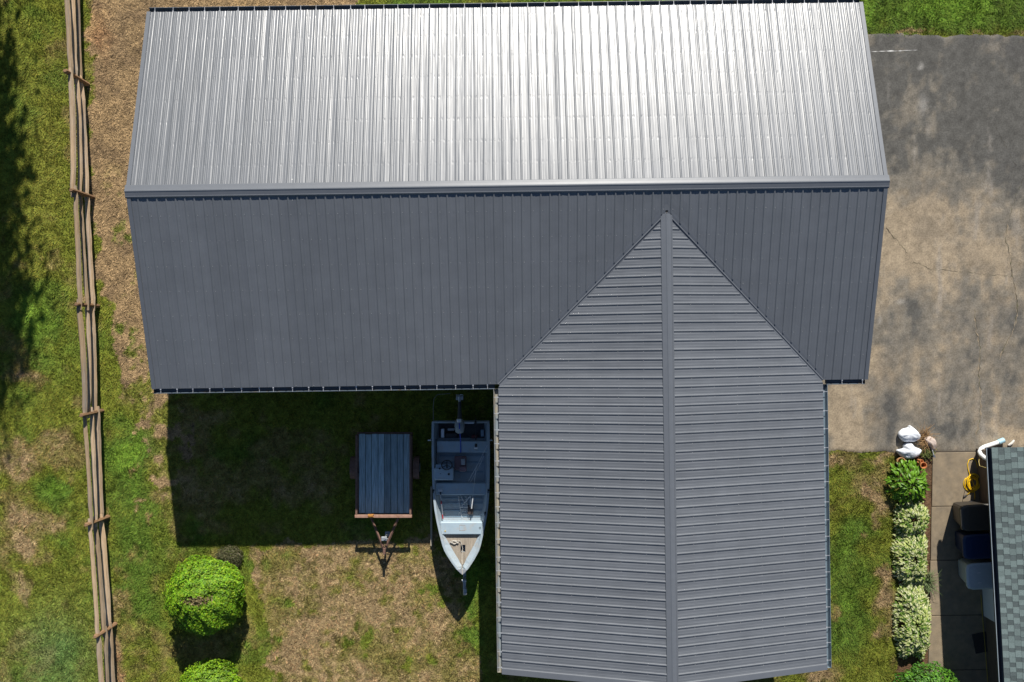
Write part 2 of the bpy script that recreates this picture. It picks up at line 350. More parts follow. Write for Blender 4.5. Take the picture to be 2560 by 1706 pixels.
M_conc = mat('stained_concrete', (0.250, 0.196, 0.130), 0.9, var=0.22, vscale=4, bump=0.003, bscale=60, rnd=0.06, dirt=((0.172, 0.142, 0.104), 0.6, 2.2))
M_joint = mat('joint_soil', (0.07, 0.055, 0.04), 0.95)
walk = MB().box((14.1, P(0, 1620).y, 0.004), (3.2, 11.6, 0.02)).build('walkway', M_joint); tag(walk, kind='structure')
random.seed(4); ys = [1131, 1266.5, 1401, 1539, 1676, 1813, 1950, 2087]
for a, b in zip(ys[:-1], ys[1:]):
    xl = 2331 - (a - 1131) * .022; A, B = P(xl, a + .9), P(xl - 2, b - .9); m_ = MB(); zt = 0.03 + random.uniform(-.002, .002)
    xr = 15.5; e = .008; skew = 0.045
    for z, k in ((0.006, 0), (zt - e, 0), (zt, e)):
        m_.v += [(A.x + k, A.y - k, z), (xr - k, A.y - k + skew, z), (xr - k, B.y + k + skew, z), (B.x + k, B.y + k, z)]
    m_.f += [(i * 4 + j, i * 4 + 4 + j, i * 4 + 4 + (j + 1) % 4, i * 4 + (j + 1) % 4) for i in (0, 1) for j in range(4)] + [(11, 10, 9, 8)]
    m_.build('slab', M_conc, walk)

# ------------------------------------------------------------------ barn
def metal_roof(name, col, rough, coat, wav=0.006, rib_dent=0.004):
    m = mat(name, col, rough, var=0.10, vscale=1.6, rnd=0.045, coat=coat, coat_rough=0.22, spec=0.62)
    t = m.node_tree; n = t.nodes; L = t.links; b = n['Principled BSDF']
    uv = n.new('ShaderNodeUVMap'); mp = n.new('ShaderNodeMapping'); mp.inputs['Scale'].default_value = (4.4, 0.30, 1); L.new(uv.outputs[0], mp.inputs[0])
    n1 = n.new('ShaderNodeTexNoise'); n1.inputs['Scale'].default_value = 1.0; n1.inputs['Detail'].default_value = 3; L.new(mp.outputs[0], n1.inputs['Vector'])
    mp2 = n.new('ShaderNodeMapping'); mp2.inputs['Scale'].default_value = (26, 0.9, 1); L.new(uv.outputs[0], mp2.inputs[0])
    n2 = n.new('ShaderNodeTexNoise'); n2.inputs['Scale'].default_value = 1.0; n2.inputs['Detail'].default_value = 2; L.new(mp2.outputs[0], n2.inputs['Vector'])
    # purlin dents: a narrow dip every 0.61 m along the slope, uneven across
    sp = n.new('ShaderNodeSeparateXYZ'); L.new(uv.outputs[0], sp.inputs[0])
    pp = n.new('ShaderNodeMath'); pp.operation = 'PINGPONG'; pp.inputs[1].default_value = 0.305; L.new(sp.outputs[1], pp.inputs[0])
    dip = n.new('ShaderNodeMapRange'); dip.interpolation_type = 'SMOOTHERSTEP'; dip.inputs[1].default_value = 0.0; dip.inputs[2].default_value = 0.07; dip.inputs[3].default_value = 1; dip.inputs[4].default_value = 0; L.new(pp.outputs[0], dip.inputs[0])
    mp3 = n.new('ShaderNodeMapping'); mp3.inputs['Scale'].default_value = (14, 1.64, 1); L.new(uv.outputs[0], mp3.inputs[0])
    n3 = n.new('ShaderNodeTexNoise'); n3.inputs['Scale'].default_value = 1.0; n3.inputs['Detail'].default_value = 1; L.new(mp3.outputs[0], n3.inputs['Vector'])
    r3 = n.new('ShaderNodeMapRange'); r3.inputs[1].default_value = .5; r3.inputs[2].default_value = .75; L.new(n3.outputs[0], r3.inputs[0])
    md = n.new('ShaderNodeMath'); md.operation = 'MULTIPLY'; L.new(dip.outputs[0], md.inputs[0]); L.new(r3.outputs[0], md.inputs[1])
    a1 = n.new('ShaderNodeMath'); a1.operation = 'MULTIPLY_ADD'; L.new(n2.outputs[0], a1.inputs[0]); a1.inputs[1].default_value = 0.22; L.new(n1.outputs[0], a1.inputs[2])
    a2 = n.new('ShaderNodeMath'); a2.operation = 'MULTIPLY_ADD'; L.new(md.outputs[0], a2.inputs[0]); a2.inputs[1].default_value = -rib_dent / wav * .35; L.new(a1.outputs[0], a2.inputs[2])
    # a few bird droppings and seeds: small pale specks
    vo = n.new('ShaderNodeTexVoronoi'); vo.inputs['Scale'].default_value = 1.15; L.new(uv.outputs[0], vo.inputs['Vector'])
    lt = n.new('ShaderNodeMath'); lt.operation = 'LESS_THAN'; lt.inputs[1].default_value = 0.017; L.new(vo.outputs['Distance'], lt.inputs[0])
    sc = n.new('ShaderNodeSeparateColor'); L.new(vo.outputs['Color'], sc.inputs[0])
    gt = n.new('ShaderNodeMath'); gt.operation = 'GREATER_THAN'; gt.inputs[1].default_value = 0.55; L.new(sc.outputs[0], gt.inputs[0])
    ml = n.new('ShaderNodeMath'); ml.operation = 'MULTIPLY'; L.new(lt.outputs[0], ml.inputs[0]); L.new(gt.outputs[0], ml.inputs[1])
    old = b.inputs['Base Color'].links[0].from_socket; mxs = n.new('ShaderNodeMix'); mxs.data_type = 'RGBA'; L.new(ml.outputs[0], mxs.inputs[0]); L.new(old, mxs.inputs[6]); mxs.inputs[7].default_value = (.5, .5, .48, 1); L.new(mxs.outputs[2], b.inputs['Base Color'])
    bp = n.new('ShaderNodeBump'); bp.inputs['Strength'].default_value = 1; bp.inputs['Distance'].default_value = wav; L.new(a2.outputs[0], bp.inputs['Height'])
    L.new(bp.outputs[0], b.inputs['Normal']); L.new(bp.outputs[0], b.inputs['Coat Normal'])
    return m
M_roof = metal_roof('charcoal_roof_steel', (0.138, 0.148, 0.164), 0.40, 0.27, wav=0.010, rib_dent=0.006)
M_trim = mat('charcoal_trim_steel', (0.130, 0.141, 0.160), 0.37, var=0.05, coat=0.3, coat_rough=0.22, bump=.002, bscale=2.5)
M_gut = mat('charcoal_gutter_paint', (0.085, 0.11, 0.14), 0.45, var=0.15, vscale=3, dirt=((0.13, 0.10, 0.06), 0.25, 5))
M_hang = mat('bright_hanger_steel', (0.72, 0.73, 0.74), 0.35, metal=0.6, var=0.1)
M_wall = mat('barn_siding_steel', (0.44, 0.45, 0.46), 0.5, var=0.06)
barn = thing('barn', 'long metal-roofed barn with charcoal standing-rib roof and a gabled wing', 'barn', W(0, 0, 0))
PROF = []
for k in range(4):
    x = k * 0.2286
    PROF += [(x - .040, 0), (x - .025, .0016), (x - .011, .019), (x, .0205), (x + .011, .019), (x + .025, .0016), (x + .040, 0)]
    for q in (.0762, .1524): PROF += [(x + q - .016, 0), (x + q - .006, .0020), (x + q + .006, .0020), (x + q + .016, 0)]
SHW = 0.9144
def roof_sheet(along0, along1, fn):
    "profile runs along the ridge from along0; fn(s, h) -> (near point, far point, length) for that line; pans are slightly oil-canned between purlins"
    pts = [(along0 + x, h) for x, h in PROF] + [(along0 + SHW - .040, 0)]
    pts = [(min(max(x, LO), along1), h if LO <= x <= along1 else 0) for x, h in pts]
    clean = []
    for x, h in pts:
        if not clean or x > clean[-1][0] + 1e-5: clean.append((x, h))
    if len(clean) < 2: return None
    b = MB(); b.uv = []; rows = 9; n = len(clean)
    xs = np.array([c[0] for c in clean]); ph = (xs - along0) / .2286; fr = ph - np.floor(ph); bay = np.floor(ph)
    bow = np.sin(np.pi * np.clip((fr - .17) / .66, 0, 1)) ** 1.0          # 0 at the ribs, 1 mid-pan
    skew = np.sin(2 * np.pi * np.clip((fr - .17) / .66, 0, 1))
    for r in range(rows):
        t = r / (rows - 1); row = np.full(n, t * 2.6)
        A = (vnoise(bay * 7.3 + along0 * 3.1, row, 201) - .5) * .013 + (vnoise(bay * 5.1 + along0 * 2.3, row * 4, 203) - .5) * .0022
        B = (vnoise(bay * 3.7 + along0 * 5.3, row * .8, 207) - .5) * .0034
        off = A * bow + B * skew
        for (x, h), o in zip(clean, off):
            p, q, l = fn(x, h); v = p.lerp(q, t); b.v.append((v.x, v.y, v.z + o)); b.uv.append((x, l * t))
    b.f = [(r * n + i, (r + 1) * n + i, (r + 1) * n + i + 1, r * n + i + 1) for r in range(rows - 1) for i in range(n - 1)]
    return b
LO = -HL
SLOPE = math.sqrt(1 + PITCH ** 2)
random.seed(3)
for i in range(21):
    u0 = -HL + .03 + i * SHW; jz = random.uniform(0, .0015)
    b = roof_sheet(u0, HL, lambda u, h: (W(u, .05, zmain(.05) + h + jz), W(u, HD, zmain(HD) + h + jz), HD * SLOPE))
    b.f = [tuple(reversed(f)) for f in b.f]
    b.build('roof_sheet', M_roof, barn)
def vend(u):
    d = abs(u - WU)
    return -HD if d > WH - .02 else -(d + GAPV) + .085
for i in range(21):
    u0 = -HL + .03 + i * SHW; jz = random.uniform(0, .0015)
    def fs(u, h):
        e = min(vend(u), -.06); return W(u, -.05, zmain(.05) + h + jz), W(u, e, zmain(e) + h + jz), abs(e) * SLOPE
    roof_sheet(u0, HL, fs).build('roof_sheet', M_roof, barn)
LO = -1e9
for side in (-1, 1):
    for i in range(14):
        v0 = -GAPV - .16 - i * SHW; jz = random.uniform(0, .0015)
        def fw(x, h):
            v = -x; m_ = min(WH, -v - GAPV - .075); m_ = max(m_, .045)
            return (W(WU + side * .04, v, zwing(WU + .04) + h + jz), W(WU + side * m_, v, zwing(WU + m_) + h + jz), m_ * SLOPE)
        b = roof_sheet(-v0, -WV, fw)
        if b is None: continue
        if side < 0: b.f = [tuple(reversed(f)) for f in b.f]
        b.build('roof_sheet', M_roof, barn)
# roof decks under the sheets (a slab that gives the eaves their thickness)
M_deck = mat('roof_deck_wood', (0.16, 0.13, 0.10), 0.8)
def slab_between(pts, t, name, m):
    n = len(pts); b = MB(); b.add([Vector(p) - Vector((0, 0, .012)) for p in pts] + [Vector(p) - Vector((0, 0, t)) for p in pts], [tuple(range(n)), tuple(reversed(range(n, 2 * n)))] + [(i, n + i, n + (i + 1) % n, (i + 1) % n) for i in range(n)])
    return b.build(name, m, barn)
slab_between([W(-HL + .02, .0, zmain(0)), W(-HL + .02, HD - .02, zmain(HD)), W(HL - .02, HD - .02, zmain(HD)), W(HL - .02, 0, zmain(0))][::-1], .11, 'roof_deck', M_deck)
slab_between([W(-HL + .02, -.001, zmain(0)), W(-HL + .02, -HD + .02, zmain(HD)), W(HL - .02, -HD + .02, zmain(HD)), W(HL - .02, -.001, zmain(0))], .11, 'roof_deck', M_deck)
for side in (-1, 1):
    slab_between([W(WU + side * .001, -GAPV - .2, zwing(WU)), W(WU + side * .001, WV + .02, zwing(WU)), W(WU + side * (WH - .02), WV + .02, zwing(WU + WH)), W(WU + side * (WH - .02), -HD - .05, zwing(WU + WH))][::side], .11, 'roof_deck', M_deck)
# ridge caps
def cap_pieces(a0, a1, step, width, place, k_pos=1.0):
    prof = [(width, .020), (width - .008, .027), (width * .55, .027), (.03, .028), (.012, .036), (-.012, .036), (-.03, .028), (-width * .72, .027), (-width * .76, .038), (-width * .86, .038), (-width * .9, .027), (-width + .008, .027), (-width, .018)]
    prof = [(w_ * k_pos if w_ > .04 else w_, h) for w_, h in prof]; a = a0; k = 0
    while a < a1 - .05:
        b_ = min(a + step, a1); e = .0012 * (k % 2)
        bb = MB(); r0 = [place(a - (.02 if k else 0), w_, h + e) for w_, h in prof]; r1 = [place(b_, w_, h + e) for w_, h in prof]
        bb.loft([r0, r1], closed=False); bb.build('ridge_cap', M_trim, barn); a = b_; k += 1
cap_pieces(-HL - .04, HL + .04, 3.05, .165, lambda a, v, h: W(a, v, zmain(v) + h), .95)
cap_pieces(GAPV + .02, -WV + .05, 3.05, .145, lambda a, d, h: W(WU - d, -a, zwing(WU + d) + h))
# screw rows: a washered screw beside each rib at each purlin, one joined part for each roof slope
M_screw = mat('screw_heads', (0.34, 0.35, 0.36), 0.4, var=0.2)
def screws(lines, place):
    b = MB(); random.seed(77)
    for x in lines:
        for k in range(1, 9):
            d = k * .61 - .02
            p = place(x + .043 + random.uniform(-.004, .004), d + random.uniform(-.006, .006))
            if p is None: continue
            r = .0085; b.add([p + Vector((math.cos(a) * r, math.sin(a) * r, .004)) for a in (0, 1.26, 2.51, 3.77, 5.03)] + [p + Vector((0, 0, .010))], [(i, (i + 1) % 5, 5) for i in range(5)])
    tag(b.build('screws', M_screw, barn), kind='stuff')
ribs = [-HL + .03 + .2286 * i for i in range(81)]
screws(ribs, lambda u, d: W(u, d, zmain(d)) if d < HD - .03 else None)
screws(ribs, lambda u, d: W(u, -d, zmain(d)) if -d > vend(u) + .03 else None)
for sd in (-1, 1): screws([GAPV + .16 + .2286 * i for i in range(50)], lambda x, d, sd=sd: W(WU + sd * d, -x, zwing(WU + d)) if d < min(WH, x - GAPV - .1) and x < -WV - .1 else None)
# rake trims
for s in (-1, 1):
    for q in (-1, 1):
        b = MB()
        for rr in [(0.0, q * .02), (1.0, q * (HD + .01))]:
            v = rr[1]; z = zmain(v)
            ring = [W(s * (HL - .09), v, z + .004), W(s * (HL - .085), v, z + .024), W(s * (HL + .012), v, z + .024), W(s * (HL + .012), v, z - .15), W(s * (HL - .005), v, z - .15), W(s * (HL - .005), v, z + .004)]
            b.v += [tuple(r) for r in ring]
        b.f = [(j, (j + 1) % 6, 6 + (j + 1) % 6, 6 + j) for j in range(6)] + [tuple(range(6)), tuple(reversed(range(6, 12)))]
        b.build('rake_trim', M_trim, barn)
for s in (-1, 1):
    b = MB()
    for d in (.01, WH + .01):
        u = WU + s * d; z = zwing(u)
        for q in [W(u, WV + .13, z + .004), W(u, WV + .125, z + .024), W(u, WV - .012, z + .024), W(u, WV - .012, z - .15), W(u, WV + .005, z - .15), W(u, WV + .005, z + .004)]: b.v.append(tuple(q))
    b.f = [(j, (j + 1) % 6, 6 + (j + 1) % 6, 6 + j) for j in range(6)] + [tuple(range(6)), tuple(reversed(range(6, 12)))]
    b.build('rake_trim', M_trim, barn)
# valley flashings: a shallow W-shaped strip in each valley
for s in (-1, 1):
    b = MB(); rings = []
    for d in (0.0, WH):
        u, v = WU + s * d, -(d + GAPV)
        def zz(du, dv): return max(zmain(v + dv), zwing(u + du))
        ring = []
        for off, lift in ((-.13, .004), (-.075, .006), (-.02, .004), (-.008, .022), (.008, .022), (.02, .004), (.075, .006), (.13, .004)):
            du, dv = -s * off * .707, -off * .707        # across the valley: main side -> wing side
            ring.append(W(u + du, v + dv, max(zmain(v + dv) if off < 0 else zwing(u + du), zmain(v) if False else -1) + lift))
        rings.append(ring)
    b.loft(rings, closed=False); b.build('valley_flashing', M_trim, barn)
# gutters with hangers
def gutter(p0, p1, outw, name_m=M_gut, hang=()):
    d = (p1 - p0).normalized(); o = outw.normalized(); b = MB()
    pr = [(-.004, -.03), (-.004, -.135), (.09, -.135), (.122, -.05), (.128, -.022), (.118, -.020), (.114, -.05), (.084, -.127), (.006, -.127), (.006, -.03)]
    b.loft([[p + o * x + Vector((0, 0, z)) for x, z in pr] for p in (p0, p1)], cap=True)
    for p, sg in ((p0, -1), (p1, 1)):
        e = [p + d * (.002 * sg) + o * x + Vector((0, 0, z)) for x, z in pr[:5]]; b.add(e, [tuple(range(5)) if sg > 0 else tuple(reversed(range(5)))])
    g_ = b.build('gutter', name_m, barn)
    for t in hang:
        c = p0 + d * t + o * .058 + Vector((0, 0, -.020)); h = MB()
        h.box(c, (.13, .012, .006), ax=(o, d, Vector((0, 0, 1)))); h.box(c + o * -.045 + Vector((0, 0, .008)), (.035, .034, .016), ax=(o, d, Vector((0, 0, 1))))
        h.build('hanger', M_hang, g_)
    return g_
random.seed(21)
def spots(L, n, first):
    return [first + (L - first - .2) * i / (n - 1) + random.uniform(-.05, .05) for i in range(n)]
Z3 = Vector((0, 0, 1)); VU, VV = Vector((CT, ST, 0)), Vector((-ST, CT, 0))
gutter(W(-HL + .04, HD, ZE), W(HL - .06, HD, ZE), VV, hang=spots(2 * HL - .1, 44, .18))
x1 = WU - WH - .10
gutter(W(-HL + .02, -HD, ZE), W(x1, -HD, ZE), -VV, hang=spots(x1 + HL, 21, .16))
gutter(W(WU + WH + .10, -HD, ZE), W(HL - .05, -HD, ZE), -VV, hang=(.40, .93))
M_gut2 = mat('weathered_gutter_paint', (0.20, 0.235, 0.26), 0.5, var=0.1, dirt=((0.42, 0.33, 0.19), 0.55, 1.3), stretch=(3, 1, 1))
gutter(W(WU - WH, -HD - .12, ZE), W(WU - WH, WV + .02, ZE), -VU, M_gut2, hang=spots(-WV - HD - .1, 18, .22))
gutter(W(WU + WH, -HD - .12, ZE), W(WU + WH, WV + .02, ZE), VU, mat('blue_grey_gutter_paint', (0.15, 0.20, 0.24), .45, var=.1), hang=spots(-WV - HD - .1, 16, .2))
# walls with vertical ribs
def ribbed_wall(p0, p1, ztop, out):
    d = p1 - p0; n = int(d.length / .2286); b = MB(); top = []; d.normalize(); xs = []
    for i in range(n + 1):
        for x, h in ((-.024, 0), (-.01, .018), (.01, .018), (.024, 0)):
            q = i * .2286 + x
            if 0 <= q <= (p1 - p0).length: xs.append((q, h))
    xs = [(0, 0)] + [q for q in xs if q[0] > 0] + [((p1 - p0).length, 0)]
    for q, h in xs:
        p = p0 + d * q + out * h; b.v += [(p.x, p.y, -.05), (p.x, p.y, ztop(q))]
    b.f = [(2 * i, 2 * i + 2, 2 * i + 3, 2 * i + 1) for i in range(len(xs) - 1)]; b.build('wall', M_wall, barn)
IL, ID = HL - .35, HD - .40
ribbed_wall(W(IL, ID, 0), W(-IL, ID, 0), lambda q: zmain(ID) - .1, VV)
ribbed_wall(W(-IL, -ID, 0), W(WU - WH + .4, -ID, 0), lambda q: zmain(ID) - .1, -VV)
ribbed_wall(W(WU + WH - .4, -ID, 0), W(IL, -ID, 0), lambda q: zmain(ID) - .1, -VV)
ribbed_wall(W(-IL, ID, 0), W(-IL, -ID, 0), lambda q: zmain(ID - q) - .1, -VU)
ribbed_wall(W(IL, -ID, 0), W(IL, ID, 0), lambda q: zmain(ID - q) - .1, VU)
WI, WE = WH - .4, WV + .35
ribbed_wall(W(WU - WI, -ID, 0), W(WU - WI, WE, 0), lambda q: zwing(WU + WI) - .1, -VU)
ribbed_wall(W(WU + WI, WE, 0), W(WU + WI, -ID, 0), lambda q: zwing(WU + WI) - .1, VU)
ribbed_wall(W(WU - WI, WE, 0), W(WU + WI, WE, 0), lambda q: zwing(WU - WI + q) - .1, -VV)

# ------------------------------------------------------------------ house at the right
M_hwall = mat('house_wall_brown', (0.115, 0.085, 0.062), 0.85, var=0.3, vscale=5, stretch=(1, 1, 6))
M_hgut = mat('navy_gutter', (0.035, 0.045, 0.065), 0.45, var=0.15)
M_lip = mat('gutter_lip_paint', (0.28, 0.33, 0.37), 0.4)
M_door = mat('white_door_paint', (0.62, 0.65, 0.68), 0.5, var=0.06)
M_shin = mat('teal_grey_shingle', (0.160, 0.205, 0.199), 0.95, var=0.28, vscale=45, bump=0.004, bscale=120, rnd=0.14, spec=0.2)
M_shin_dark = mat('dark_teal_grey_shingle', (0.098, 0.122, 0.122), 0.95, var=0.28, vscale=45, bump=0.004, bscale=120, rnd=0.16, spec=0.2)
HZ = 2.1
house = thing('house', 'low house with teal grey shingle roof at the right edge', 'house', HW(0, .8, 0))
def zroof(b): return HZ + .07 + (b - .1) * .33
wall = MB(); hx = (HB, -HA, Z3)
wall.box(HW(5.4, .86, .98), (.16, 10.2, 2.06), ax=hx); wall.box(HW(.4, 4.5, 1.25), (7.2, .16, 2.2), ax=hx); wall.build('wall', M_hwall, house)
dr = MB().box(HW(4.66, .76, 1.02), (.05, 1.15, 2.0), ax=hx, bev=.012).build('door', M_door, house)
MB().lathe(HW(4.22, .70, 1.0), [(.0, -.05), (.03, -.04), (.03, .01), (.012, .03), (.012, .06)], 10, axis='x').build('handle', M_hang, dr)
deck = MB(); A = [HW(0, .1, zroof(.1)), HW(0, 6, zroof(6)), HW(11, 6, zroof(6)), HW(11, .1, zroof(.1))]
deck.add([q - Z3 * .012 for q in A] + [q - Z3 * .14 for q in A], [(3, 2, 1, 0), (4, 5, 6, 7), (0, 1, 5, 4), (1, 2, 6, 5), (2, 3, 7, 6), (3, 0, 4, 7)]); deck = deck.build('roof', M_hgut, house)
gm = MB(); pr = [(.118, .04), (.118, -.09), (.03, -.09), (.0, -.01), (-.006, .03), (.004, .032), (.012, -.005), (.036, -.082), (.108, -.082), (.108, .04)]
gm.loft([[HW(a, x, HZ + z - .03) for x, z in pr] for a in (0, 11)], cap=True); hg = gm.build('gutter', M_hgut, house)
lp = MB(); lp.loft([[HW(a, x, HZ + z - .03) for x, z in ((-.010, .030), (-.010, .040), (.006, .040), (.006, .0335), (-.005, .0335))] for a in (0, 11)], cap=True); lp.build('lip', M_lip, hg)
EXPO = .145; random.seed(5)
def shingle_box(b, a0, a1, course, lift):
    b0 = .10 + course * EXPO; b1 = b0 + EXPO + .03
    sl = Vector((HB.x, HB.y, .33)).normalized(); nrm = Vector((-HB.x * .33, -HB.y * .33, 1)).normalized()
    p = lambda a, q, t: HW(a, q, zroof(q)) + nrm * t
    vs = [p(a0, b0, .001), p(a1, b0, .001), p(a1, b1, -.006), p(a0, b1, -.006), p(a0, b0, .011 + lift), p(a1, b0, .011 + lift), p(a1, b1, .002 + lift), p(a0, b1, .002 + lift)]
    b.add(vs, [(0, 1, 2, 3), (7, 6, 5, 4), (4, 5, 1, 0), (5, 6, 2, 1), (6, 7, 3, 2), (7, 4, 0, 3)])
far = MB()
for c in range(41):
    a = 0.0 - random.uniform(0, .1); turn = c
    while a < 10.9:
        L = random.uniform(.10, .15) if turn % 2 else random.uniform(.13, .185); L = L if c < 6 else .25; b_ = MB()
        lo, hi = max(a, -.02), min(a + L - .003, 11)
        if c < 6 and a < 6.6:
            shingle_box(b_, lo, hi, c, random.uniform(0, .002) + (.004 if turn % 2 == 0 else 0)); b_.build('shingle', M_shin if turn % 2 == 0 else M_shin_dark, deck)
        else: shingle_box(far, lo, hi, c, random.choice((0, .003, .006)))
        a += L; turn += 1 if random.random() < .92 else 2
far = far.build('shingle_field', M_shin, deck); tag(far, kind='stuff')

# ------------------------------------------------------------------ split rail fence
M_post = mat('fence_post_wood', (0.235, 0.135, 0.07), 0.85, var=0.35, vscale=5, stretch=(6, 6, .8), rnd=.2, bump=.006, bscale=20)
M_rail = mat('fence_rail_wood', (0.42, 0.295, 0.175), 0.85, var=0.3, vscale=4, stretch=(9, .6, 9), rnd=0.28, bump=0.012, bscale=9, dirt=((0.27, 0.235, 0.20), .6, 1.0))
posts = [P(204, -76), P(219, 212), P(231, 494), P(244, 765), P(254, 1027), P(269, 1292), P(287, 1560), P(303, 1826)]
posts.insert(0, P(190, -360))
fence = thing('split_rail_fence', 'three-rail split wood fence running down the left lawn', 'fence', posts[3])
random.seed(12)
for i, p in enumerate(posts):
    b = MB(); lean = Vector((random.uniform(-.03, .03), random.uniform(-.03, .03), 0)); h = 1.26 + random.uniform(-.03, .08)
    rings = []
    for z, k in ((-.3, 1), (.0, 1), (.5, .97), (1.0, .94), (h - .03, .86), (h, .62)):
        c = p + lean * z + Vector((0, 0, z)); rings.append([c + Vector((x * k, y * k, 0)) for x, y in ((-.085, -.04), (-.03, -.062), (.06, -.05), (.085, .0), (.05, .052), (-.05, .056))])
    b.loft(rings, cap=True); b.build('post', M_post, fence)
for i in range(len(posts) - 1):
    a, c = posts[i], posts[i + 1]
    for zl in (.36, .71, 1.06):
        b = MB(); k = 10; pts = []; rs = []; sx = random.uniform(-.09, .09); bow = random.uniform(-.02, .02); r0 = random.uniform(.055, .085)
        z0, z1 = zl + random.uniform(-.03, .03), zl + random.uniform(-.03, .03)
        for j in range(k + 1):
            t = -.05 + 1.10 * j / k; q = a.lerp(c, t); e = max(0, abs(t - .5) - .42) / .13
            pts.append(q + Vector((sx * (t - .5) + bow * math.sin(math.pi * t) + random.uniform(-.004, .004) + (.018 if i % 2 else -.018) * (1 if e > 0 else 0), 0, z0 + (z1 - z0) * t - .02 * math.sin(math.pi * t)))); rs.append(r0 * (1 - .45 * e) * random.uniform(.93, 1.07))
        b.tube(pts, rs, 6, flat=.78, jit=.07); b.build('rail', M_rail, fence)

# ------------------------------------------------------------------ plants
def leaf_mesh(pos, nrm, size, asp, seed):
    "one folded leaf (two quads as four triangles) per point; returns V,F"
    n = len(pos); r = np.random.default_rng(seed)
    t = r.normal(size=(n, 3)); t -= (t * nrm).sum(1, keepdims=True) * nrm; t /= np.linalg.norm(t, axis=1, keepdims=True) + 1e-9
    b = np.cross(nrm, t); s = size[:, None]
    V = np.empty((n, 4, 3)); V[:, 0] = pos - t * s * .5; V[:, 1] = pos + b * s * asp * .5 + nrm * s * .12; V[:, 2] = pos + t * s * .5 - nrm * s * .1; V[:, 3] = pos - b * s * asp * .5 + nrm * s * .12
    i = np.arange(n) * 4; F = np.concatenate([np.stack([i, i + 1, i + 2], -1), np.stack([i, i + 2, i + 3], -1)])
    return V.reshape(-1, 3), F
M_leaf = mat('leaf_tint', (1, 1, 1), 0.5, var=0.08, attr='tint', spec=0.3, trans=0.32)
M_twig = mat('twig_bark', (0.12, 0.085, 0.06), 0.9, var=0.3)
def dome_points(n, c, r, rz, seed, lump=.12, zc=.45, inner=.35):
    q = np.random.default_rng(seed); d = q.normal(size=(n, 3)); d /= np.linalg.norm(d, axis=1, keepdims=True); d[:, 2] = np.where(d[:, 2] < -.55, -d[:, 2], d[:, 2])
    l = 1 + lump * 2 * (fbm(d[:, 0] * 2.2 + d[:, 2] * 1.7 + 9, d[:, 1] * 2.2 - d[:, 2] * 1.3 + 9, 1.6, 3, seed) - .5)
    rad = l * (1 - inner * q.random(n) ** 2.2)
    return np.stack([c[0] + d[:, 0] * r * rad, c[1] + d[:, 1] * r * rad, c[2] + zc + d[:, 2] * rz * rad], -1), d
def tint(n, cols, q, jit=.35):
    c = np.array(cols)[q.integers(0, len(cols), n)]; return c * q.uniform(1 - jit, 1 + jit, (n, 1))
def bush(label, c, r, rz, n, leaf, cols, seed, dead=None, zc=.85, ysc=1.0):
    t = thing('round_bush', label, 'bush', c); q = np.random.default_rng(seed)
    pos, d = dome_points(n, c, r, rz, seed, zc=zc, lump=.2); pos[:, 1] = c.y + (pos[:, 1] - c.y) * ysc
    keep = pos[:, 2] > .03
    col = tint(n, cols, q)
    col *= (.45 + 1.1 * fbm(pos[:, 0], pos[:, 1], 9, 3, seed))[:, None]
    if dead is not None:
        e = ((pos[:, 0] - dead[0]) / dead[2]) ** 2 + ((pos[:, 1] - dead[1]) / dead[3]) ** 2 + (q.random(n) - .5) * 1.5
        dd = (e < 1) & (d[:, 2] > .4); keep &= ~(dd & (q.random(n) < .45)); col[dd] = np.array((.24, .19, .085)) * q.uniform(.5, 1.6, (dd.sum(), 1))
    nr = d + np.array((0, .25, .45)) + q.normal(size=(n, 3)) * .32; nr /= np.linalg.norm(nr, axis=1, keepdims=True)
    V, F = leaf_mesh(pos[keep], nr[keep], q.uniform(.7, 1.3, keep.sum()) * leaf, .6, seed)
    tri_mesh('foliage', V, F, np.repeat(col[keep], 4, 0), M_leaf, t)
    b = MB(); random.seed(seed)
    for k in range(26):
        a = random.uniform(0, 6.28); e = random.uniform(.3, .95); p1 = c + Vector((math.cos(a) * r * e * .8, math.sin(a) * r * e * .8, zc + rz * .75 * math.sqrt(1 - e * e * .8)))
        b.tube([c + Vector((math.cos(a) * .06, math.sin(a) * .06, -.05)), c.lerp(p1, .5) + Vector((0, 0, .1)), p1], [.022, .014, .005], 5)
    b.build('stem', M_twig, t)
    return t
LIME = [(.18, .35, .014), (.215, .375, .014), (.125, .265, .014), (.27, .38, .02), (.15, .32, .016)]
c1 = P(512, 1489, .85); c1.z = 0
bush('large round clipped bush with a brown bare patch on top', c1, 1.07, .84, 24000, .062, LIME, 5, dead=(c1.x + .03, c1.y + .06, .40, .13), zc=.80)
c2 = P(524, 1742, .8); c2.z = 0
bush('lime green clipped bush cut off by the bottom edge below the larger bush', c2, .98, .80, 18000, .062, [(.17, .33, .014), (.215, .36, .014), (.13, .265, .02), (.23, .36, .016)], 8, zc=.72)
c3 = P(2322, 1752, .6); c3.z = 0
bush('bright leafy shrub at the foot of the flower bed by the walkway', c3, 1.0, .7, 7000, .085, [(.075, .20, .018), (.10, .24, .016), (.055, .16, .02)], 15, zc=.5, ysc=1.0)
# grey-green low mound behind the bush
c4 = P(575, 1392); t = thing('low_herb', 'low grey-green herb mound just above the large round bush', 'plant', c4); q = np.random.default_rng(2)
pos, d = dome_points(4200, c4, .40, .20, 31, zc=.05, lump=.3); pos[:, 1] = c4.y + (pos[:, 1] - c4.y) * .85
V, F = leaf_mesh(pos, d * .6 + q.normal(size=d.shape) * .4, q.uniform(.03, .06, len(pos)), .4, 3)
tri_mesh('foliage', V, F, np.repeat(tint(len(pos), [(.16, .155, .08), (.12, .13, .06), (.20, .175, .10)], q), 4, 0), M_leaf, t)
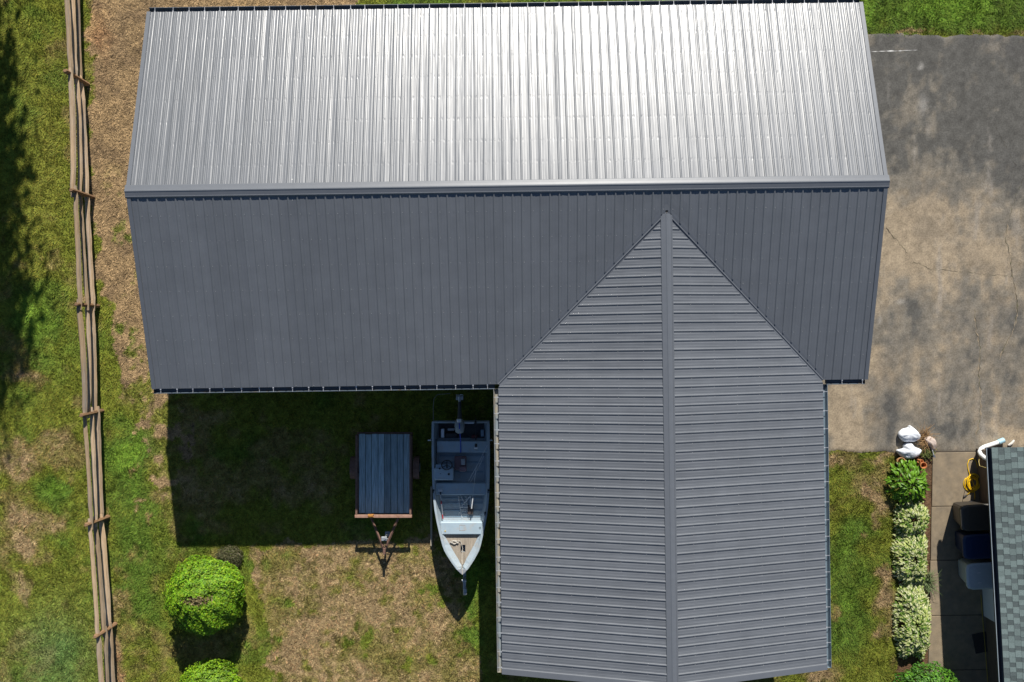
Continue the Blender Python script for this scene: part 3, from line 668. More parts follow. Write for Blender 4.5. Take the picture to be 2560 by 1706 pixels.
# big leafy perennial: every large leaf its own part
M_big = mat('broad_leaf_green', (0.125, 0.265, 0.016), 0.45, var=0.2, vscale=9, rnd=.38, trans=.25, spec=.4)
def leaf_blade(name, L, wd, m):
    v, f = [], []; k = 5
    for i in range(k + 1):
        s = i / k; h = wd * math.sin(math.pi * min(1, s * .93 + .05)) ** .8 if 0 < i < k else .004
        z = .35 * L * s - .55 * L * s * s
        v += [(L * s, h, z + h * .35), (L * s, 0, z), (L * s, -h, z + h * .35)]
    for i in range(k): f += [(3 * i, 3 * i + 3, 3 * i + 4, 3 * i + 1), (3 * i + 1, 3 * i + 4, 3 * i + 5, 3 * i + 2)]
    me = bpy.data.meshes.new(name); me.from_pydata(v, [], f); me.materials.append(m); me.update(); return me
LM = [leaf_blade('leaf', .20, .050, M_big), leaf_blade('leaf', .25, .058, M_big), leaf_blade('leaf', .17, .048, M_big)]
c5 = P(2273, 1207, .3); c5.z = 0
hosta = thing('broadleaf_plant', 'bushy bright green broad-leaved plant below the white sacks', 'plant', c5)
q = np.random.default_rng(77); random.seed(77); NL = 298
for i in range(NL):
    s = math.sqrt((i + .5) / NL); a = i * 2.39996 + random.uniform(-.2, .2); r = .63 * s * random.uniform(.85, 1.05); h = .52 * (1 - s ** 2.2) + .10 + random.uniform(-.04, .04)
    o = bpy.data.objects.new('leaf', LM[i % 3]); C.objects.link(o); o.parent = hosta
    o.location = (math.cos(a) * r * .82, math.sin(a) * r * .98, h)
    o.rotation_euler = (random.uniform(-.5, .5), random.uniform(-.5, .25) + .25 * s, a + random.uniform(-.7, .7)); o.scale = (random.uniform(.55, .85),) * 3
b = MB()
for i in range(40):
    a = random.uniform(0, 6.28); r = random.uniform(.1, .5); b.tube([c5 + Vector((0, 0, -.04)), c5 + Vector((math.cos(a) * r * .4, math.sin(a) * r * .4, .25)), c5 + Vector((math.cos(a) * r, math.sin(a) * r, .42))], .007, 4)
b.build('stem', mat('green_stem', (.10, .17, .03), .6), hosta)
# variegated plants in a row
def variegated(label, pc, rx, ry, n, seed, h=.34, group=None):
    c = P(*pc, .2); c.z = 0; t = thing('variegated_hosta', label, 'plant', c); r = np.random.default_rng(seed)
    s = np.sqrt(r.random(n)); a = r.uniform(0, 6.283, n); edge = 1 + .22 * (fbm(np.cos(a) * 2 + 5, np.sin(a) * 2 + 5, 1.5, 2, seed) - .5) * 2
    lat = fbm(np.cos(a) * s * 3 + 7, np.sin(a) * s * 3 + 7, 1.3, 2, seed + 1)
    x = c.x + np.cos(a) * s * rx * edge; y = c.y + np.sign(np.sin(a)) * np.abs(np.sin(a)) ** .7 * s * ry * edge; z = h * (1 - s ** 3) * (.55 + .9 * lat) + .05
    L = r.uniform(.09, .16, n); wd = L * r.uniform(.16, .24, n); az = a + r.normal(0, .7, n); dx, dy = np.cos(az), np.sin(az)
    up_ = r.uniform(-.1, .5, n); p0 = np.stack([x, y, z], -1); ax = np.stack([dx, dy, up_], -1); sd = np.stack([-dy, dx, np.zeros(n)], -1)
    V = np.empty((n, 6, 3)); C_ = np.empty((n, 6, 3))
    V[:, 0] = p0; V[:, 1] = p0 + ax * (L * .5)[:, None] + sd * wd[:, None] + np.array((0, 0, .012)); V[:, 2] = p0 + ax * (L * .5)[:, None]; V[:, 3] = p0 + ax * (L * .5)[:, None] - sd * wd[:, None] + np.array((0, 0, .012)); V[:, 4] = p0 + ax * L[:, None] - np.array((0, 0, 1)) * (L * .35)[:, None]; V[:, 5] = V[:, 2]
    white = r.random(n) < .74; gcol = tint(n, [(.11, .22, .03), (.15, .26, .035), (.085, .17, .03)], r)
    wcol = tint(n, [(.74, .76, .36), (.78, .78, .48), (.60, .68, .22)], r, .15)
    for k in range(6): C_[:, k] = gcol
    C_[white, 2] = wcol[white]; C_[white, 5] = wcol[white]; C_[white, 4] = wcol[white] * .9; C_[white, 1] = (wcol * .5 + gcol * .5)[white]; C_[white, 3] = (wcol * .6 + gcol * .4)[white]
    i = np.arange(n) * 6; F = np.concatenate([np.stack([i, i + 2, i + 1], -1), np.stack([i, i + 3, i + 2], -1), np.stack([i + 1, i + 5, i + 4], -1), np.stack([i + 5, i + 3, i + 4], -1)])
    tri_mesh('foliage', V.reshape(-1, 3), F, C_.reshape(-1, 3), M_leaf, t)
variegated('white-and-green variegated clump directly below the broad-leaved plant', (2281, 1297), .42, .49, 950, 1)
variegated('white-and-green variegated clump in the middle of the bed, beside the wiry grass tuft', (2281, 1394), .42, .81, 1700, 2)
variegated('long white-and-green variegated clump at the lower end of the bed', (2284, 1556), .45, 1.06, 2500, 3, .38)
# wiry grass tuft
c6 = P(2312, 1452); t = thing('grass_tuft', 'wiry green grass tuft leaning over the walkway edge', 'plant', c6); random.seed(9); b = MB()
for i in range(110):
    a = random.uniform(-1.9, 2.6); L = random.uniform(.25, .5); d = Vector((math.cos(a), math.sin(a), 0)); o = c6 + Vector((random.uniform(-.1, .1), random.uniform(-.15, .15), -.02))
    s = Vector((-d.y, d.x, 0)) * .006; m1 = o + d * L * .45 + Vector((0, 0, L * .6)); e = o + d * L + Vector((0, 0, L * .45)); b.add([o - s, o + s, m1 + s, m1 - s, e], [(0, 1, 2, 3), (3, 2, 4)])
b.build('foliage', mat('wiry_grass', (.12, .17, .06), .6, var=.3, vscale=8), t)
# trees beyond the left edge: only their shadows reach the picture
def tree(label, c, h, r, n, seed):
    t = thing('broadleaf_tree', label, 'tree', c, 'tall trees left of the fence'); q = np.random.default_rng(seed); random.seed(seed)
    b = MB(); b.tube([c + Vector((0, 0, -.2)), c + Vector((.1, 0, h * .3)), c + Vector((0, .1, h * .65)), c + Vector((0, 0, h * .9))], [.26, .2, .12, .04], 9); limbs = []
    for i in range(16):
        a = i * 2.4; z = h * random.uniform(.32, .8); L = r * random.uniform(.55, .95) * (1.15 - z / h * .6); e = c + Vector((math.cos(a) * L, math.sin(a) * L, z + L * .45)); limbs.append(e)
        b.tube([c + Vector((0, 0, z)), c + Vector((math.cos(a) * L * .5, math.sin(a) * L * .5, z + L * .3)), e], [.09, .05, .015], 6)
    b.build('trunk', M_twig, t); pos = []
    for e in limbs + [c + Vector((0, 0, h * .93)), c + Vector((r * .3, 0, h * .8)), c + Vector((-r * .3, r * .2, h * .75))]:
        m_ = n // 19; rr = r * random.uniform(.28, .46); g_ = q.normal(size=(m_, 3)) * rr * .42; pos.append(g_ + np.array(e))
    pos = np.concatenate(pos); nr = q.normal(size=pos.shape); nr /= np.linalg.norm(nr, axis=1, keepdims=True)
    V, F = leaf_mesh(pos, nr, q.uniform(.2, .36, len(pos)), .7, seed); tri_mesh('crown', V, F, np.repeat(tint(len(pos), [(.06, .12, .02), (.08, .15, .025)], q), 4, 0), M_leaf, t)
tree('tall tree off the upper left corner whose shadow crosses the upper lawn edge', Vector((-16.7, 17.4, 0)), 10.5, 3.5, 42000, 4)
tree('tallest tree off the left edge whose shadow reaches the middle of the left lawn', Vector((-17.45, 13.2, 0)), 14.2, 3.8, 46000, 6)

# ------------------------------------------------------------------ utility trailer
M_rust = mat('rusty_red_steel', (0.17, 0.095, 0.07), 0.75, var=0.3, vscale=12, dirt=((0.13, 0.06, 0.035), .4, 8))
M_plank = mat('shade_blue_weathered_plank', (0.30, 0.40, 0.44), 0.9, var=0.5, vscale=3, stretch=(12, .7, 12), rnd=.3, bump=.004, bscale=8)  # weathered wood tinted blue, the cool shade is in its colour
M_tyre = mat('black_rubber', (0.02, 0.02, 0.022), 0.85)
M_galv = mat('galvanised_steel', (0.42, 0.45, 0.48), 0.45, metal=.5, var=.15)
BZ, RZ = .52, .75
L0, R0 = P(891, 1100, RZ).x, P(1026, 1100, RZ).x; Y0, Y1 = P(0, 1084, RZ).y, P(0, 1291, RZ).y
ut = thing('utility_trailer', 'flat plank-bed utility trailer with rusty rail, parked in the shade', 'trailer', Vector(((L0 + R0) / 2, (Y0 + Y1) / 2, 0)))
random.seed(2); n = 8; x0, x1 = L0 + .035, R0 - .035; wd = (x1 - x0) / n
for i in range(n):
    MB().box((x0 + wd * (i + .5), (Y0 + Y1) / 2 + random.uniform(-.01, .01), BZ + random.uniform(-.004, .004)), (wd - .012, abs(Y1 - Y0) - .09, .04), bev=.005).build('plank', M_plank, ut)
b = MB(); t_ = .055
b.box(((L0 + R0) / 2, Y1, RZ), (R0 - L0 + t_ * 1.6, t_ * 1.6, .06), bev=.008); b.build('front_rail', mat('rusty_rail_sunlit_steel', (0.34, 0.20, 0.145), .7, var=.25, vscale=10, dirt=((.25, .12, .06), .35, 6)), ut)  # lighter rust than the frame: sunlight put into the colour
for x in (L0, R0): MB().box((x, (Y0 + Y1) / 2 - .0, RZ), (t_, Y0 - Y1 - .09, .055), bev=.006).build('side_rail', M_rust, ut)
for x in (L0, R0):
    for y in (Y1 + .12, (Y0 + Y1) / 2, Y0 - .06): MB().box((x, y, (BZ + RZ) / 2 - .05), (.045, .045, RZ - BZ + .08)).build('stake', M_rust, ut)
b = MB()
for x in (L0, R0): b.box((x, (Y0 + Y1) / 2, BZ - .075), (.05, Y0 - Y1, .10))
for y in (Y0 - .02, (Y0 + Y1) / 2 + .03, Y1 + .03): b.box(((L0 + R0) / 2, y, BZ - .080), (R0 - L0 - .052, .05, .09))
b.build('frame', M_rust, ut)
tip = P(961, 1376, .46)
for x in (L0 + .32, R0 - .32):
    a = Vector((x, Y1 + .04, .46)); d = (tip - a); b = MB(); b.tube([a, a + d * .96], .035, 4); b.build('tongue_bar', M_rust, ut)
b = MB(); b.box(tip + Vector((0, -.02, .02)), (.075, .20, .07), bev=.012); b.build('coupler', M_rust, ut)
jk = P(962, 1346, .6); b = MB(); b.tube([Vector((jk.x, jk.y, .02)), Vector((jk.x, jk.y, .68))], .03, 10); b.tube([Vector((jk.x - .02, jk.y, .66)), Vector((jk.x + .10, jk.y, .66)), Vector((jk.x + .10, jk.y, .72))], .012, 6); b.box((jk.x, jk.y, .03), (.14, .14, .02)); b.box((jk.x - .03, jk.y - .03, .53), (.16, .12, .06), bev=.01); b.build('jack', M_galv, ut)
for s, x in ((-1, L0 - .14), (1, R0 + .14)):
    yc = P(0, 1171, .45).y; b = MB(); b.lathe((x - .08, yc, .27), [(.14, 0), (.25, .01), (.27, .05), (.27, .11), (.25, .15), (.14, .16)], 22, axis='x'); wh = b.build('wheel', M_tyre, ut)
    MB().lathe((x - .085, yc, .27), [(.03, -.005), (.135, 0), (.135, .17), (.03, .175)], 16, axis='x').build('rim', M_galv, wh)
    rings = []
    for k in range(9):
        a = math.pi * k / 8; y, z = math.cos(a) * .33, math.sin(a) * .26 + .34; y2, z2 = math.cos(a) * .315, math.sin(a) * .248 + .34
        rings.append([Vector((x - .085, yc + y, z)), Vector((x + .085, yc + y, z)), Vector((x + .085, yc + y2, z2)), Vector((x - .085, yc + y2, z2))])
    MB().loft(rings, cap=True).build('fender', M_rust, ut)
MB().tube([(L0 - .12, P(0, 1171, .45).y, .27), (R0 + .12, P(0, 1171, .45).y, .27)], .03, 8).build('axle', M_rust, ut)
# orange rope bundle on the front rail
rp = P(927, 1290, RZ + .05); random.seed(3); b = MB(); pts = []
for i in range(90): a = i * .62; pts.append(rp + Vector((math.sin(i * .29) * .075, math.cos(a) * .042, math.sin(a) * .034 - .0)))
b.tube(pts, .010, 5); tag(b.build('rope_bundle', mat('orange_rope', (.42, .19, .04), .8, var=.3, vscale=30)), 'orange rope wound round the front rail of the utility trailer', 'rope')

# ------------------------------------------------------------------ boat on its trailer
M_hull = mat('pale_boat_paint', (0.35, 0.42, 0.47), 0.5, var=.07, vscale=3, dirt=((0.36, 0.36, 0.34), .35, 5))  # hull, interior and bench paints carry the blue of the shade
M_inner = mat('boat_interior_paint', (0.24, 0.34, 0.43), 0.6, var=.2, vscale=4, dirt=((0.24, 0.26, 0.27), .4, 4))
M_bench = mat('bench_paint', (0.37, 0.47, 0.54), 0.5, var=.08, vscale=4, dirt=((0.42, 0.42, 0.41), .3, 6))
M_red0 = mat('dull_red_tank', (.14, .025, .025), .6)
M_black = mat('black_plastic', (0.018, 0.018, 0.02), 0.45)
M_alu = mat('bare_aluminium', (0.68, 0.69, 0.70), 0.38, metal=.75, var=.08)
bx = P(1153, 1250, 1.0)
boat = thing('boat', 'pale open aluminium fishing boat on a trailer beside the barn wing', 'boat', Vector((bx.x, bx.y, 0)))
ST = [(1057, 72.5, 1151.5), (1090, 73, 1151.7), (1140, 73, 1152), (1200, 72, 1152.2), (1240, 70.5, 1152.5), (1275, 67, 1152.6), (1305, 62, 1153), (1335, 55.5, 1153.3), (1365, 48.2, 1153.8), (1378, 43.5, 1154.1), (1390, 37, 1154.4), (1400, 31, 1154.8), (1410, 24.5, 1155), (1424, 14.5, 1155.4), (1432, 7.5, 1155.7), (1437, 2.0, 1156)]
rings = []; info = []
for i, (py, hw, cx) in enumerate(ST):
    t = (py - 1057) / 380.; zg = .93 + .17 * t ** 2.2; p = P(cx, py, zg); h = hw * (CAM_H - zg) / FPX
    zk = zg - .60 + .42 * max(0, t - .55) ** 1.6 * 1.6; zc = zg - .46 + .34 * max(0, t - .45) ** 1.5 * 1.3; zf = zg - .40 + .22 * max(0, t - .6)
    gi = max(h - .065, h * .45); fe = max(min(h * .80, h - .16), h * .25); ch = h * (.86 - .30 * t ** 3)
    pts = [(0, zk), (ch, zc), (h, zg - .02), (h - .004, zg), (gi, zg), (gi - .002, zg - .02), (fe, zf)]
    r = [Vector((p.x + x, p.y, z)) for x, z in pts] + [Vector((p.x, p.y, zf))] + [Vector((p.x - x, p.y, z)) for x, z in reversed(pts[1:])]
    rings.append(r); info.append((p.x, p.y, zg, h, gi, fe, zf))
b = MB(); b.loft([r[::-1] for r in rings], cap=True); hull = b.build('hull', M_hull, boat)
def at(py):
    for a, c in zip(info[:-1], info[1:]):
        if a[1] >= py >= c[1]:
            t = (a[1] - py) / (a[1] - c[1]); return [x + (y - x) * t for x, y in zip(a, c)]
    return info[0] if py > info[0][1] else info[-1]
def BP(px, py, z): return P(px, py, z)
tr = info[0]
b = MB(); b.box((tr[0], tr[1] + .01, tr[2] - .16), (tr[3] * 2 - .02, .05, .36), bev=.008); b.build('transom', M_hull, boat)
def bench(px0, px1, py0, py1, z, name='bench'):
    A, B = P(px0, py0, z), P(px1, py1, z); b = MB(); b.box(((A.x + B.x) / 2, (A.y + B.y) / 2, z - .14), (B.x - A.x, A.y - B.y, .28), bev=.02); return b.build(name, M_bench, boat)
bench(1091, 1220, 1103, 1132, .82); bench(1089, 1216, 1208, 1238, .84); fb = bench(1101, 1206, 1306, 1337, .95)
MB().lathe(P(1200, 1320.5, .952), [(.030, -.01), (.030, .004), (.022, .004), (.022, -.006)], 14).build('cup_hole', M_black, fb)
b = MB(); p = P(1113, 1328, .955); b.box(p, (.035, .03, .02)); b.build('clip', mat('yellow_clip', (.6, .45, .1), .5), fb)
# rusty rectangle outline on the front bench
p = P(1155.5, 1320, .953); b = MB()
for dx, dy, sx, sy in ((0, .075, .16, .006), (0, -.075, .16, .006), (-.08, 0, .006, .15), (.08, 0, .006, .15)): b.box(p + Vector((dx, dy, 0)), (sx, sy, .003))
b.build('latch_outline', mat('rust_line', (.45, .33, .24), .8, var=.4, vscale=30), fb)
# floor ribs
for py in (1115, 1140, 1156, 1180, 1246, 1258, 1276, 1290):
    i_ = at(P(0, py, .9).y); MB().box((i_[0], P(0, py, .55).y, i_[6] + .012), (i_[5] * 1.9, .03, .024)).build('floor_rib', M_inner, boat)
# stern bilge floor (dark)
i_ = at(P(0, 1080, .9).y); MB().box((i_[0], i_[1], i_[6] + .008), (i_[5] * 1.98, .42, .012)).build('bilge_mat', mat('dark_bilge', (.05, .055, .06), .8, var=.4, vscale=7), boat)
# wooden bow deck, with a square hole
zd = .86; M_ply = mat('weathered_plywood', (0.335, 0.285, 0.225), .9, var=.4, vscale=4, stretch=(14, .8, 10), bump=.003, bscale=8)
def hwd(py): return max(.004, at(P(0, py, 1.05).y)[4] * (.97 if py < 1400 else .9) - .02 - (py - 1337) / 75 * .02)
dk = MB()
hx0, hx1 = P(1151.5, 1370, zd).x, P(1163.5, 1370, zd).x; py_ = [1334, 1350, 1362.5, 1380.5, 1392, 1402, 1411]
def row(py): i_ = at(P(0, py, 1.05).y); w_ = hwd(py) * (1 - max(0, (py - 1337) / 74) * .55); return i_[0] + .005, w_, P(0, py, zd).y
for a, c in zip(py_[:-1], py_[1:]):
    xa, wa, ya = row(a); xc, wc, yc = row(c)
    def quad(l0, r0, l1, r1): dk.add([(l0, ya, zd), (r0, ya, zd), (r1, yc, zd), (l1, yc, zd), (l0, ya, zd - .015), (r0, ya, zd - .015), (r1, yc, zd - .015), (l1, yc, zd - .015)], [(3, 2, 1, 0), (4, 5, 6, 7), (0, 1, 5, 4), (1, 2, 6, 5), (2, 3, 7, 6), (3, 0, 4, 7)])
    if a == 1362.5: quad(xa - wa, hx0, xc - wc, hx0); quad(hx1, xa + wa, hx1, xc + wc)
    else: quad(xa - wa, xa + wa, xc - wc, xc + wc)
dk.build('bow_deck', M_ply, boat)
# bow side decks: the broad sloping gunwales
for s in (-1, 1):
    top, low = [], []
    for py in (1318, 1335, 1350, 1365, 1380, 1392, 1402, 1410, 1418, 1424):
        i_ = at(P(0, py, 1.05).y); y = i_[1]; t = min(1, max(0, (py - 1318) / 90)); xin = row(py)[1] if py < 1411 else .006
        top.append(Vector((i_[0] + s * (i_[3] - .03), y, i_[2] + .006))); low.append(Vector((i_[0] + s * (xin + .004), y, max(zd + .012, i_[2] - .16))))
    b = MB(); n = len(top); b.add(top + low + [q - Z3 * .012 for q in top] + [q - Z3 * .012 for q in low], [(i, i + 1, n + i + 1, n + i) if s < 0 else (n + i, n + i + 1, i + 1, i) for i in range(n - 1)] + [(2 * n + i, 3 * n + i, 3 * n + i + 1, 2 * n + i + 1) for i in range(n - 1)])
    b.build('side_deck', M_hull, boat)
b = MB(); e = info[-1]; q0 = info[-3]; b.add([(q0[0] - q0[3] * .95, q0[1], q0[2] + .012), (q0[0] + q0[3] * .95, q0[1], q0[2] + .012), (e[0] + .012, e[1] + .01, e[2] + .012), (e[0] - .012, e[1] + .01, e[2] + .012), (q0[0] - q0[3] * .95, q0[1], q0[2] - .02), (q0[0] + q0[3] * .95, q0[1], q0[2] - .02), (e[0], e[1] + .01, e[2] - .02), (e[0], e[1] + .01, e[2] - .02)], [(3, 2, 1, 0), (0, 1, 5, 4), (1, 2, 6, 5), (3, 0, 4, 7)]); b.build('breasthook', M_alu, boat)
b = MB(); b.tube([P(1156, 1437, 1.12), P(1155, 1420, 1.1), P(1155, 1400, .92), P(1157, 1376, .9)], .008, 6); b.build('bow_line', mat('pale_rope', (.55, .50, .42), .85), boat)
# oarlocks and cleats
for px, py in ((1073.5, 1101), (1227, 1101)):
    z = .9; b = MB(); c = P(px, py, z); b.tube([c + Vector((-.045, 0, 0)), c + Vector((.045, 0, 0))], .02, 8); b.tube([c, c - Z3 * .45], .014, 6); b.build('rod_holder', M_alu, boat)
for px, py in ((1084, 1226), (1221, 1226), (1213, 1282)):
    b = MB(); c = P(px, py, .985); b.box(c, (.05, .055, .03), bev=.006); b.box(c + Vector((-.01, -.03, .02)), (.03, .09, .014)); b.build('cleat', M_black, boat)
# console, wheel, seat
cA, cB = P(1085.5, 1171, 1.0), P(1133.5, 1201, 1.0); b = MB(); cc = (cA + cB) / 2
b.box((cc.x, cc.y, .80), (cB.x - cA.x, cA.y - cB.y, .42), bev=.02); con = b.build('console', M_bench, boat)
MB().box(P(1110, 1166, .985), (cB.x - cA.x - .08, .10, .03), bev=.008).build('dashboard', M_inner, con)
for px, py, r in ((1122, 1186, .032), (1099, 1172, .026), (1101, 1185, .012)): MB().lathe(P(px, py, 1.01), [(r, -.01), (r, .012), (r * .7, .018)], 14).build('gauge', M_black, con)
b = MB(); c = P(1117, 1163, 1.04); pts = [c + Vector((math.cos(a) * .145, math.sin(a) * .125, -math.sin(a) * .06)) for a in [2 * math.pi * k / 24 for k in range(25)]]; b.tube(pts, .014, 6, cap=False)
for a in (1.57, 3.66, 5.76): b.tube([c, c + Vector((math.cos(a) * .145, math.sin(a) * .125, -math.sin(a) * .06))], .011, 5)
b.tube([c, c + Vector((0, -.12, -.06))], .02, 6); b.build('steering_wheel', M_black, con)
c = P(1151, 1158, .78); b = MB(); b.box(c - Z3 * .13, (.12, .12, .24)); b.box(c, (.34, .40, .07), bev=.02); seat = b.build('helm_seat', mat('faded_maroon_vinyl', (.17, .10, .11), .6, var=.15), boat)
MB().box(P(1158, 1155, .86), (.12, .17, .07), bev=.015).build('throttle_box', mat('grey_plastic', (.36, .37, .39), .5), seat)
MB().box(P(1157, 1173, .85), (.22, .14, .06), bev=.02).build('cushion', mat('faded_plum_vinyl', (.24, .15, .17), .6), seat)
# outboard, tilted up behind the transom
M_cowl = mat('grey_cowling', (.30, .33, .35), .4, var=.08)
mc = P(1149, 1066, 1.12); b = MB(); rg = []
for y, wx, wz in ((-.20, .07, .06), (-.16, .12, .11), (0, .145, .15), (.12, .13, .14), (.20, .09, .09)):
    rg.append([mc + Vector((wx * math.cos(a) * (1 if True else 0), y, wz * math.sin(a))) for a in [2 * math.pi * k / 14 for k in range(14)]])
b.loft(rg, cap=True); om = b.build('outboard_motor', M_cowl, boat, True)
MB().box(P(1148, 1052, 1.26), (.13, .10, .05), bev=.015).build('cowl_label', M_hang, om)
MB().tube([mc + Vector((0, .15, -.02)), P(1149, 1030, 1.06), P(1149, 1005, 1.02)], [.075, .055, .045], 10, flat=1.3).build('leg', mat('dark_grey_leg', (.06, .065, .07), .5), om)
b = MB(); lu = P(1149, 994, 1.02); b.tube([lu + Vector((-.0, -.16, 0)), lu, lu + Vector((0, .06, 0))], [.03, .05, .03], 10)
b.box(lu + Vector((0, -.02, .0)), (.20, .11, .018), bev=.004); lw = b.build('lower_unit', M_galv, om)
b = MB()
for a in (0.5, 2.6, 4.7): b.box(lu + Vector((math.cos(a) * .07, .07, math.sin(a) * .07)), (.09, .015, .06), ax=(Vector((math.cos(a), 0, math.sin(a))), Vector((0, .9, .3)), Vector((-math.sin(a), .3, math.cos(a)))))
b.build('propeller', M_galv, lw)
b = MB(); b.box(P(1149, 1060, .93), (.20, .08, .20)); b.build('clamp', M_black, om)
MB().box(P(1166, 1058, .99), (.42, .035, .03)).build('tiller_bracket', M_alu, om)
for px, py, sx, sy, h, nm, m_ in ((1107, 1083, .10, .26, .16, 'rod_tube', M_alu), (1128, 1088, .34, .12, .14, 'battery_box', M_black), (1128, 1074, .20, .07, .10, 'pump_box', mat('grey_plastic', (.36, .37, .39), .5)), (1206, 1083, .09, .20, .12, 'side_tray', M_inner), (1186, 1092, .16, .10, .10, 'fuel_tank', M_red0)):
    MB().box(P(px, py, .60 + h / 2), (sx, sy, h), bev=.012).build(nm, m_, boat)
b = MB(); b.tube([P(1150, 1075, 1.0), P(1165, 1088, .75), P(1178, 1096, .68), P(1188, 1093, .70)], .010, 6); b.build('fuel_hose', M_black, boat)
b = MB(); b.tube([P(1090, 1098, .92), P(1092, 1120, .90), P(1090, 1150, .88), P(1094, 1172, .86)], .012, 6); b.build('cable', M_black, boat)
# trailer under the boat
bt = thing('boat_trailer', 'galvanised boat trailer under the pale fishing boat, tongue past the bow', 'trailer', Vector((bx.x, bx.y, 0)))
b = MB(); cx = info[3][0]
for s in (-1, 1): b.tube([(cx + s * .55, info[0][1] - .1, .28), (cx + s * .55, info[7][1], .28), (cx + .02 * s, info[-1][1] + .25, .32)], .035, 4)
for y in (info[1][1], info[4][1], info[7][1]): b.box((cx, y, .27), (1.1, .05, .05))
b.build('frame', M_galv, bt)
tn = P(1163, 1478, .42); b = MB(); b.box(((info[-1][0] + tn.x) / 2, (info[-1][1] + tn.y) / 2 + .1, .36), (.085, abs(info[-1][1] - tn.y) + .45, .085), bev=.008); b.build('tongue', M_galv, bt)
b = MB(); b.box(tn + Vector((0, .0, .03)), (.10, .18, .08), bev=.02); b.lathe(tn + Vector((0, -.06, .03)), [(.05, -.03), (.055, .02), (.03, .05)], 12); b.build('coupler', M_galv, bt)
b = MB(); w0 = P(1161, 1449, .6); b.box(w0 - Z3 * .1, (.07, .07, .5)); b.tube([w0 + Vector((-.06, 0, .12)), w0 + Vector((.06, 0, .12))], .04, 10); b.build('winch_post', M_galv, bt)
for s in (-1, 1):
    yc = info[2][1] - .15; b = MB(); b.lathe((cx + s * .66 - .07, yc, .27), [(.14, 0), (.25, .01), (.27, .04), (.27, .10), (.25, .13), (.14, .14)], 22, axis='x'); wh = b.build('wheel', M_tyre, bt)
    MB().lathe((cx + s * .66 - .075, yc, .27), [(.03, -.004), (.135, 0), (.135, .148), (.03, .152)], 16, axis='x').build('rim', M_galv, wh)
MB().tube([(cx - .62, info[2][1] - .15, .27), (cx + .62, info[2][1] - .15, .27)], .03, 8).build('axle', M_galv, bt)
for s in (-1, 1):
    MB().box((cx + s * .38, (info[1][1] + info[6][1]) / 2, .335), (.08, info[1][1] - info[6][1], .06)).build('bunk', M_plank, bt)
b = MB(); b.tube([P(1083.5, 1056, .75), P(1083, 1020, .8), P(1085, 998, .82), P(1093, 987, .82), P(1126, 984, .82)], .010, 6); b.tube([P(1083.5, 1056, .75), P(1086, 1060, .28)], .012, 6); b.build('guide_hoop', mat('dull_tube', (.20, .20, .17), .6), bt)
# things lying in the boat
ld = thing('folding_ladder', 'white folding ladder lying in the middle of the boat', 'ladder', P(1165, 1270, .7)); M_lad = mat('white_ladder_paint', (.60, .62, .64), .45)
za, zb = .88, .98
for a, c in (((1146, 1241, .60), (1155, 1295, .61)), ((1165, 1241, .60), (1173, 1298, .61)), ((1176.5, 1241, .72), (1176, 1268, .70)), ((1153, 1241, .66), (1162, 1258, .64)), ((1175, 1241, .72), (1155, 1266, .68)), ((1149, 1280, .60), (1144, 1296, .58))):
    MB().tube([P(*a), P(*c)], .016, 4).build('rail', M_lad, ld)
for y, z, l, r in ((1250, .605, 1148, 1166), (1268, .685, 1151, 1177), (1273, .608, 1152, 1169), (1277, .608, 1153, 1169.5), (1285, .608, 1154, 1171)): MB().tube([P(l, y, z), P(r, y, z)], .014, 4).build('rung', M_lad, ld)
ob = thing('oar', 'oar with white grip and red bands along the left side of the boat', 'oar', P(1104, 1265, .8)); M_red = mat('red_band', (.36, .03, .04), .5)
MB().tube([P(1101.5, 1236, .90), P(1104, 1262, .86), P(1108, 1301, .82)], .013, 6).build('shaft', M_alu, ob)
MB().box(P(1101, 1226.5, .90), (.13, .07, .03), bev=.01).build('grip', M_lad, ob); MB().tube([P(1101, 1231, .90), P(1101.6, 1237, .90)], .02, 6).build('collar', M_black, ob)
for a, c in (((1102.6, 1252, .877), (1103.2, 1260, .867)), ((1106, 1287, .835), (1107.2, 1297, .825))): MB().tube([P(*a), P(*c)], .019, 6).build('band', M_red, ob)
for k, (a, m_, c, lab) in enumerate([((1218, 1114, 1.0), (1195, 1160, 1.02), (1171, 1204, 1.03), 'long thin fishing rod lying diagonally over the right side of the boat'), ((1191, 1165, 1.05), (1186, 1205, 1.02), (1182, 1246, .98), 'fishing rod with a thick white grip pointing to the boat bow'), ((1210, 1140, 1.0), (1194, 1174, 1.01), (1176, 1206, 1.01), 'shorter thin rod just right of the long fishing rod')]):
    r = thing('fishing_rod', lab, 'rod', P(*m_), 'rods lying in the boat'); MB().tube([P(*a), P(*m_), P(*c)], .0075, 5).build('blank', M_lad, r)
    if k == 1: MB().tube([P(1182, 1246, .98), P(1179, 1272, .96)], .017, 7).build('grip', M_lad, r)
tm = thing('trolling_motor', 'black hand-tiller trolling motor clamped at the right of the stern', 'motor', P(1189, 1080, .9))
MB().tube([P(1189, 1046, 1.02), P(1189.5, 1100, 1.02)], .014, 6).build('shaft', M_black, tm); MB().box(P(1190, 1114, .98), (.07, .10, .06), bev=.012).build('head', M_black, tm); MB().box(P(1190, 1120, .97), (.11, .05, .04), bev=.008).build('bracket', M_alu, tm); MB().box(P(1189, 1058, .98), (.06, .10, .10)).build('clamp', M_black, tm)
b = MB(); s0 = [P(1148, 1058, 1.29), P(1149, 1072, 1.26), P(1150, 1086, 1.10), P(1151.5, 1104, .85), P(1152, 1132, .83)]; b.loft([[q + Vector((x, 0, z)) for x, z in ((-.014, 0), (.014, 0), (.014, .004), (-.014, .004))] for q in s0], cap=True)
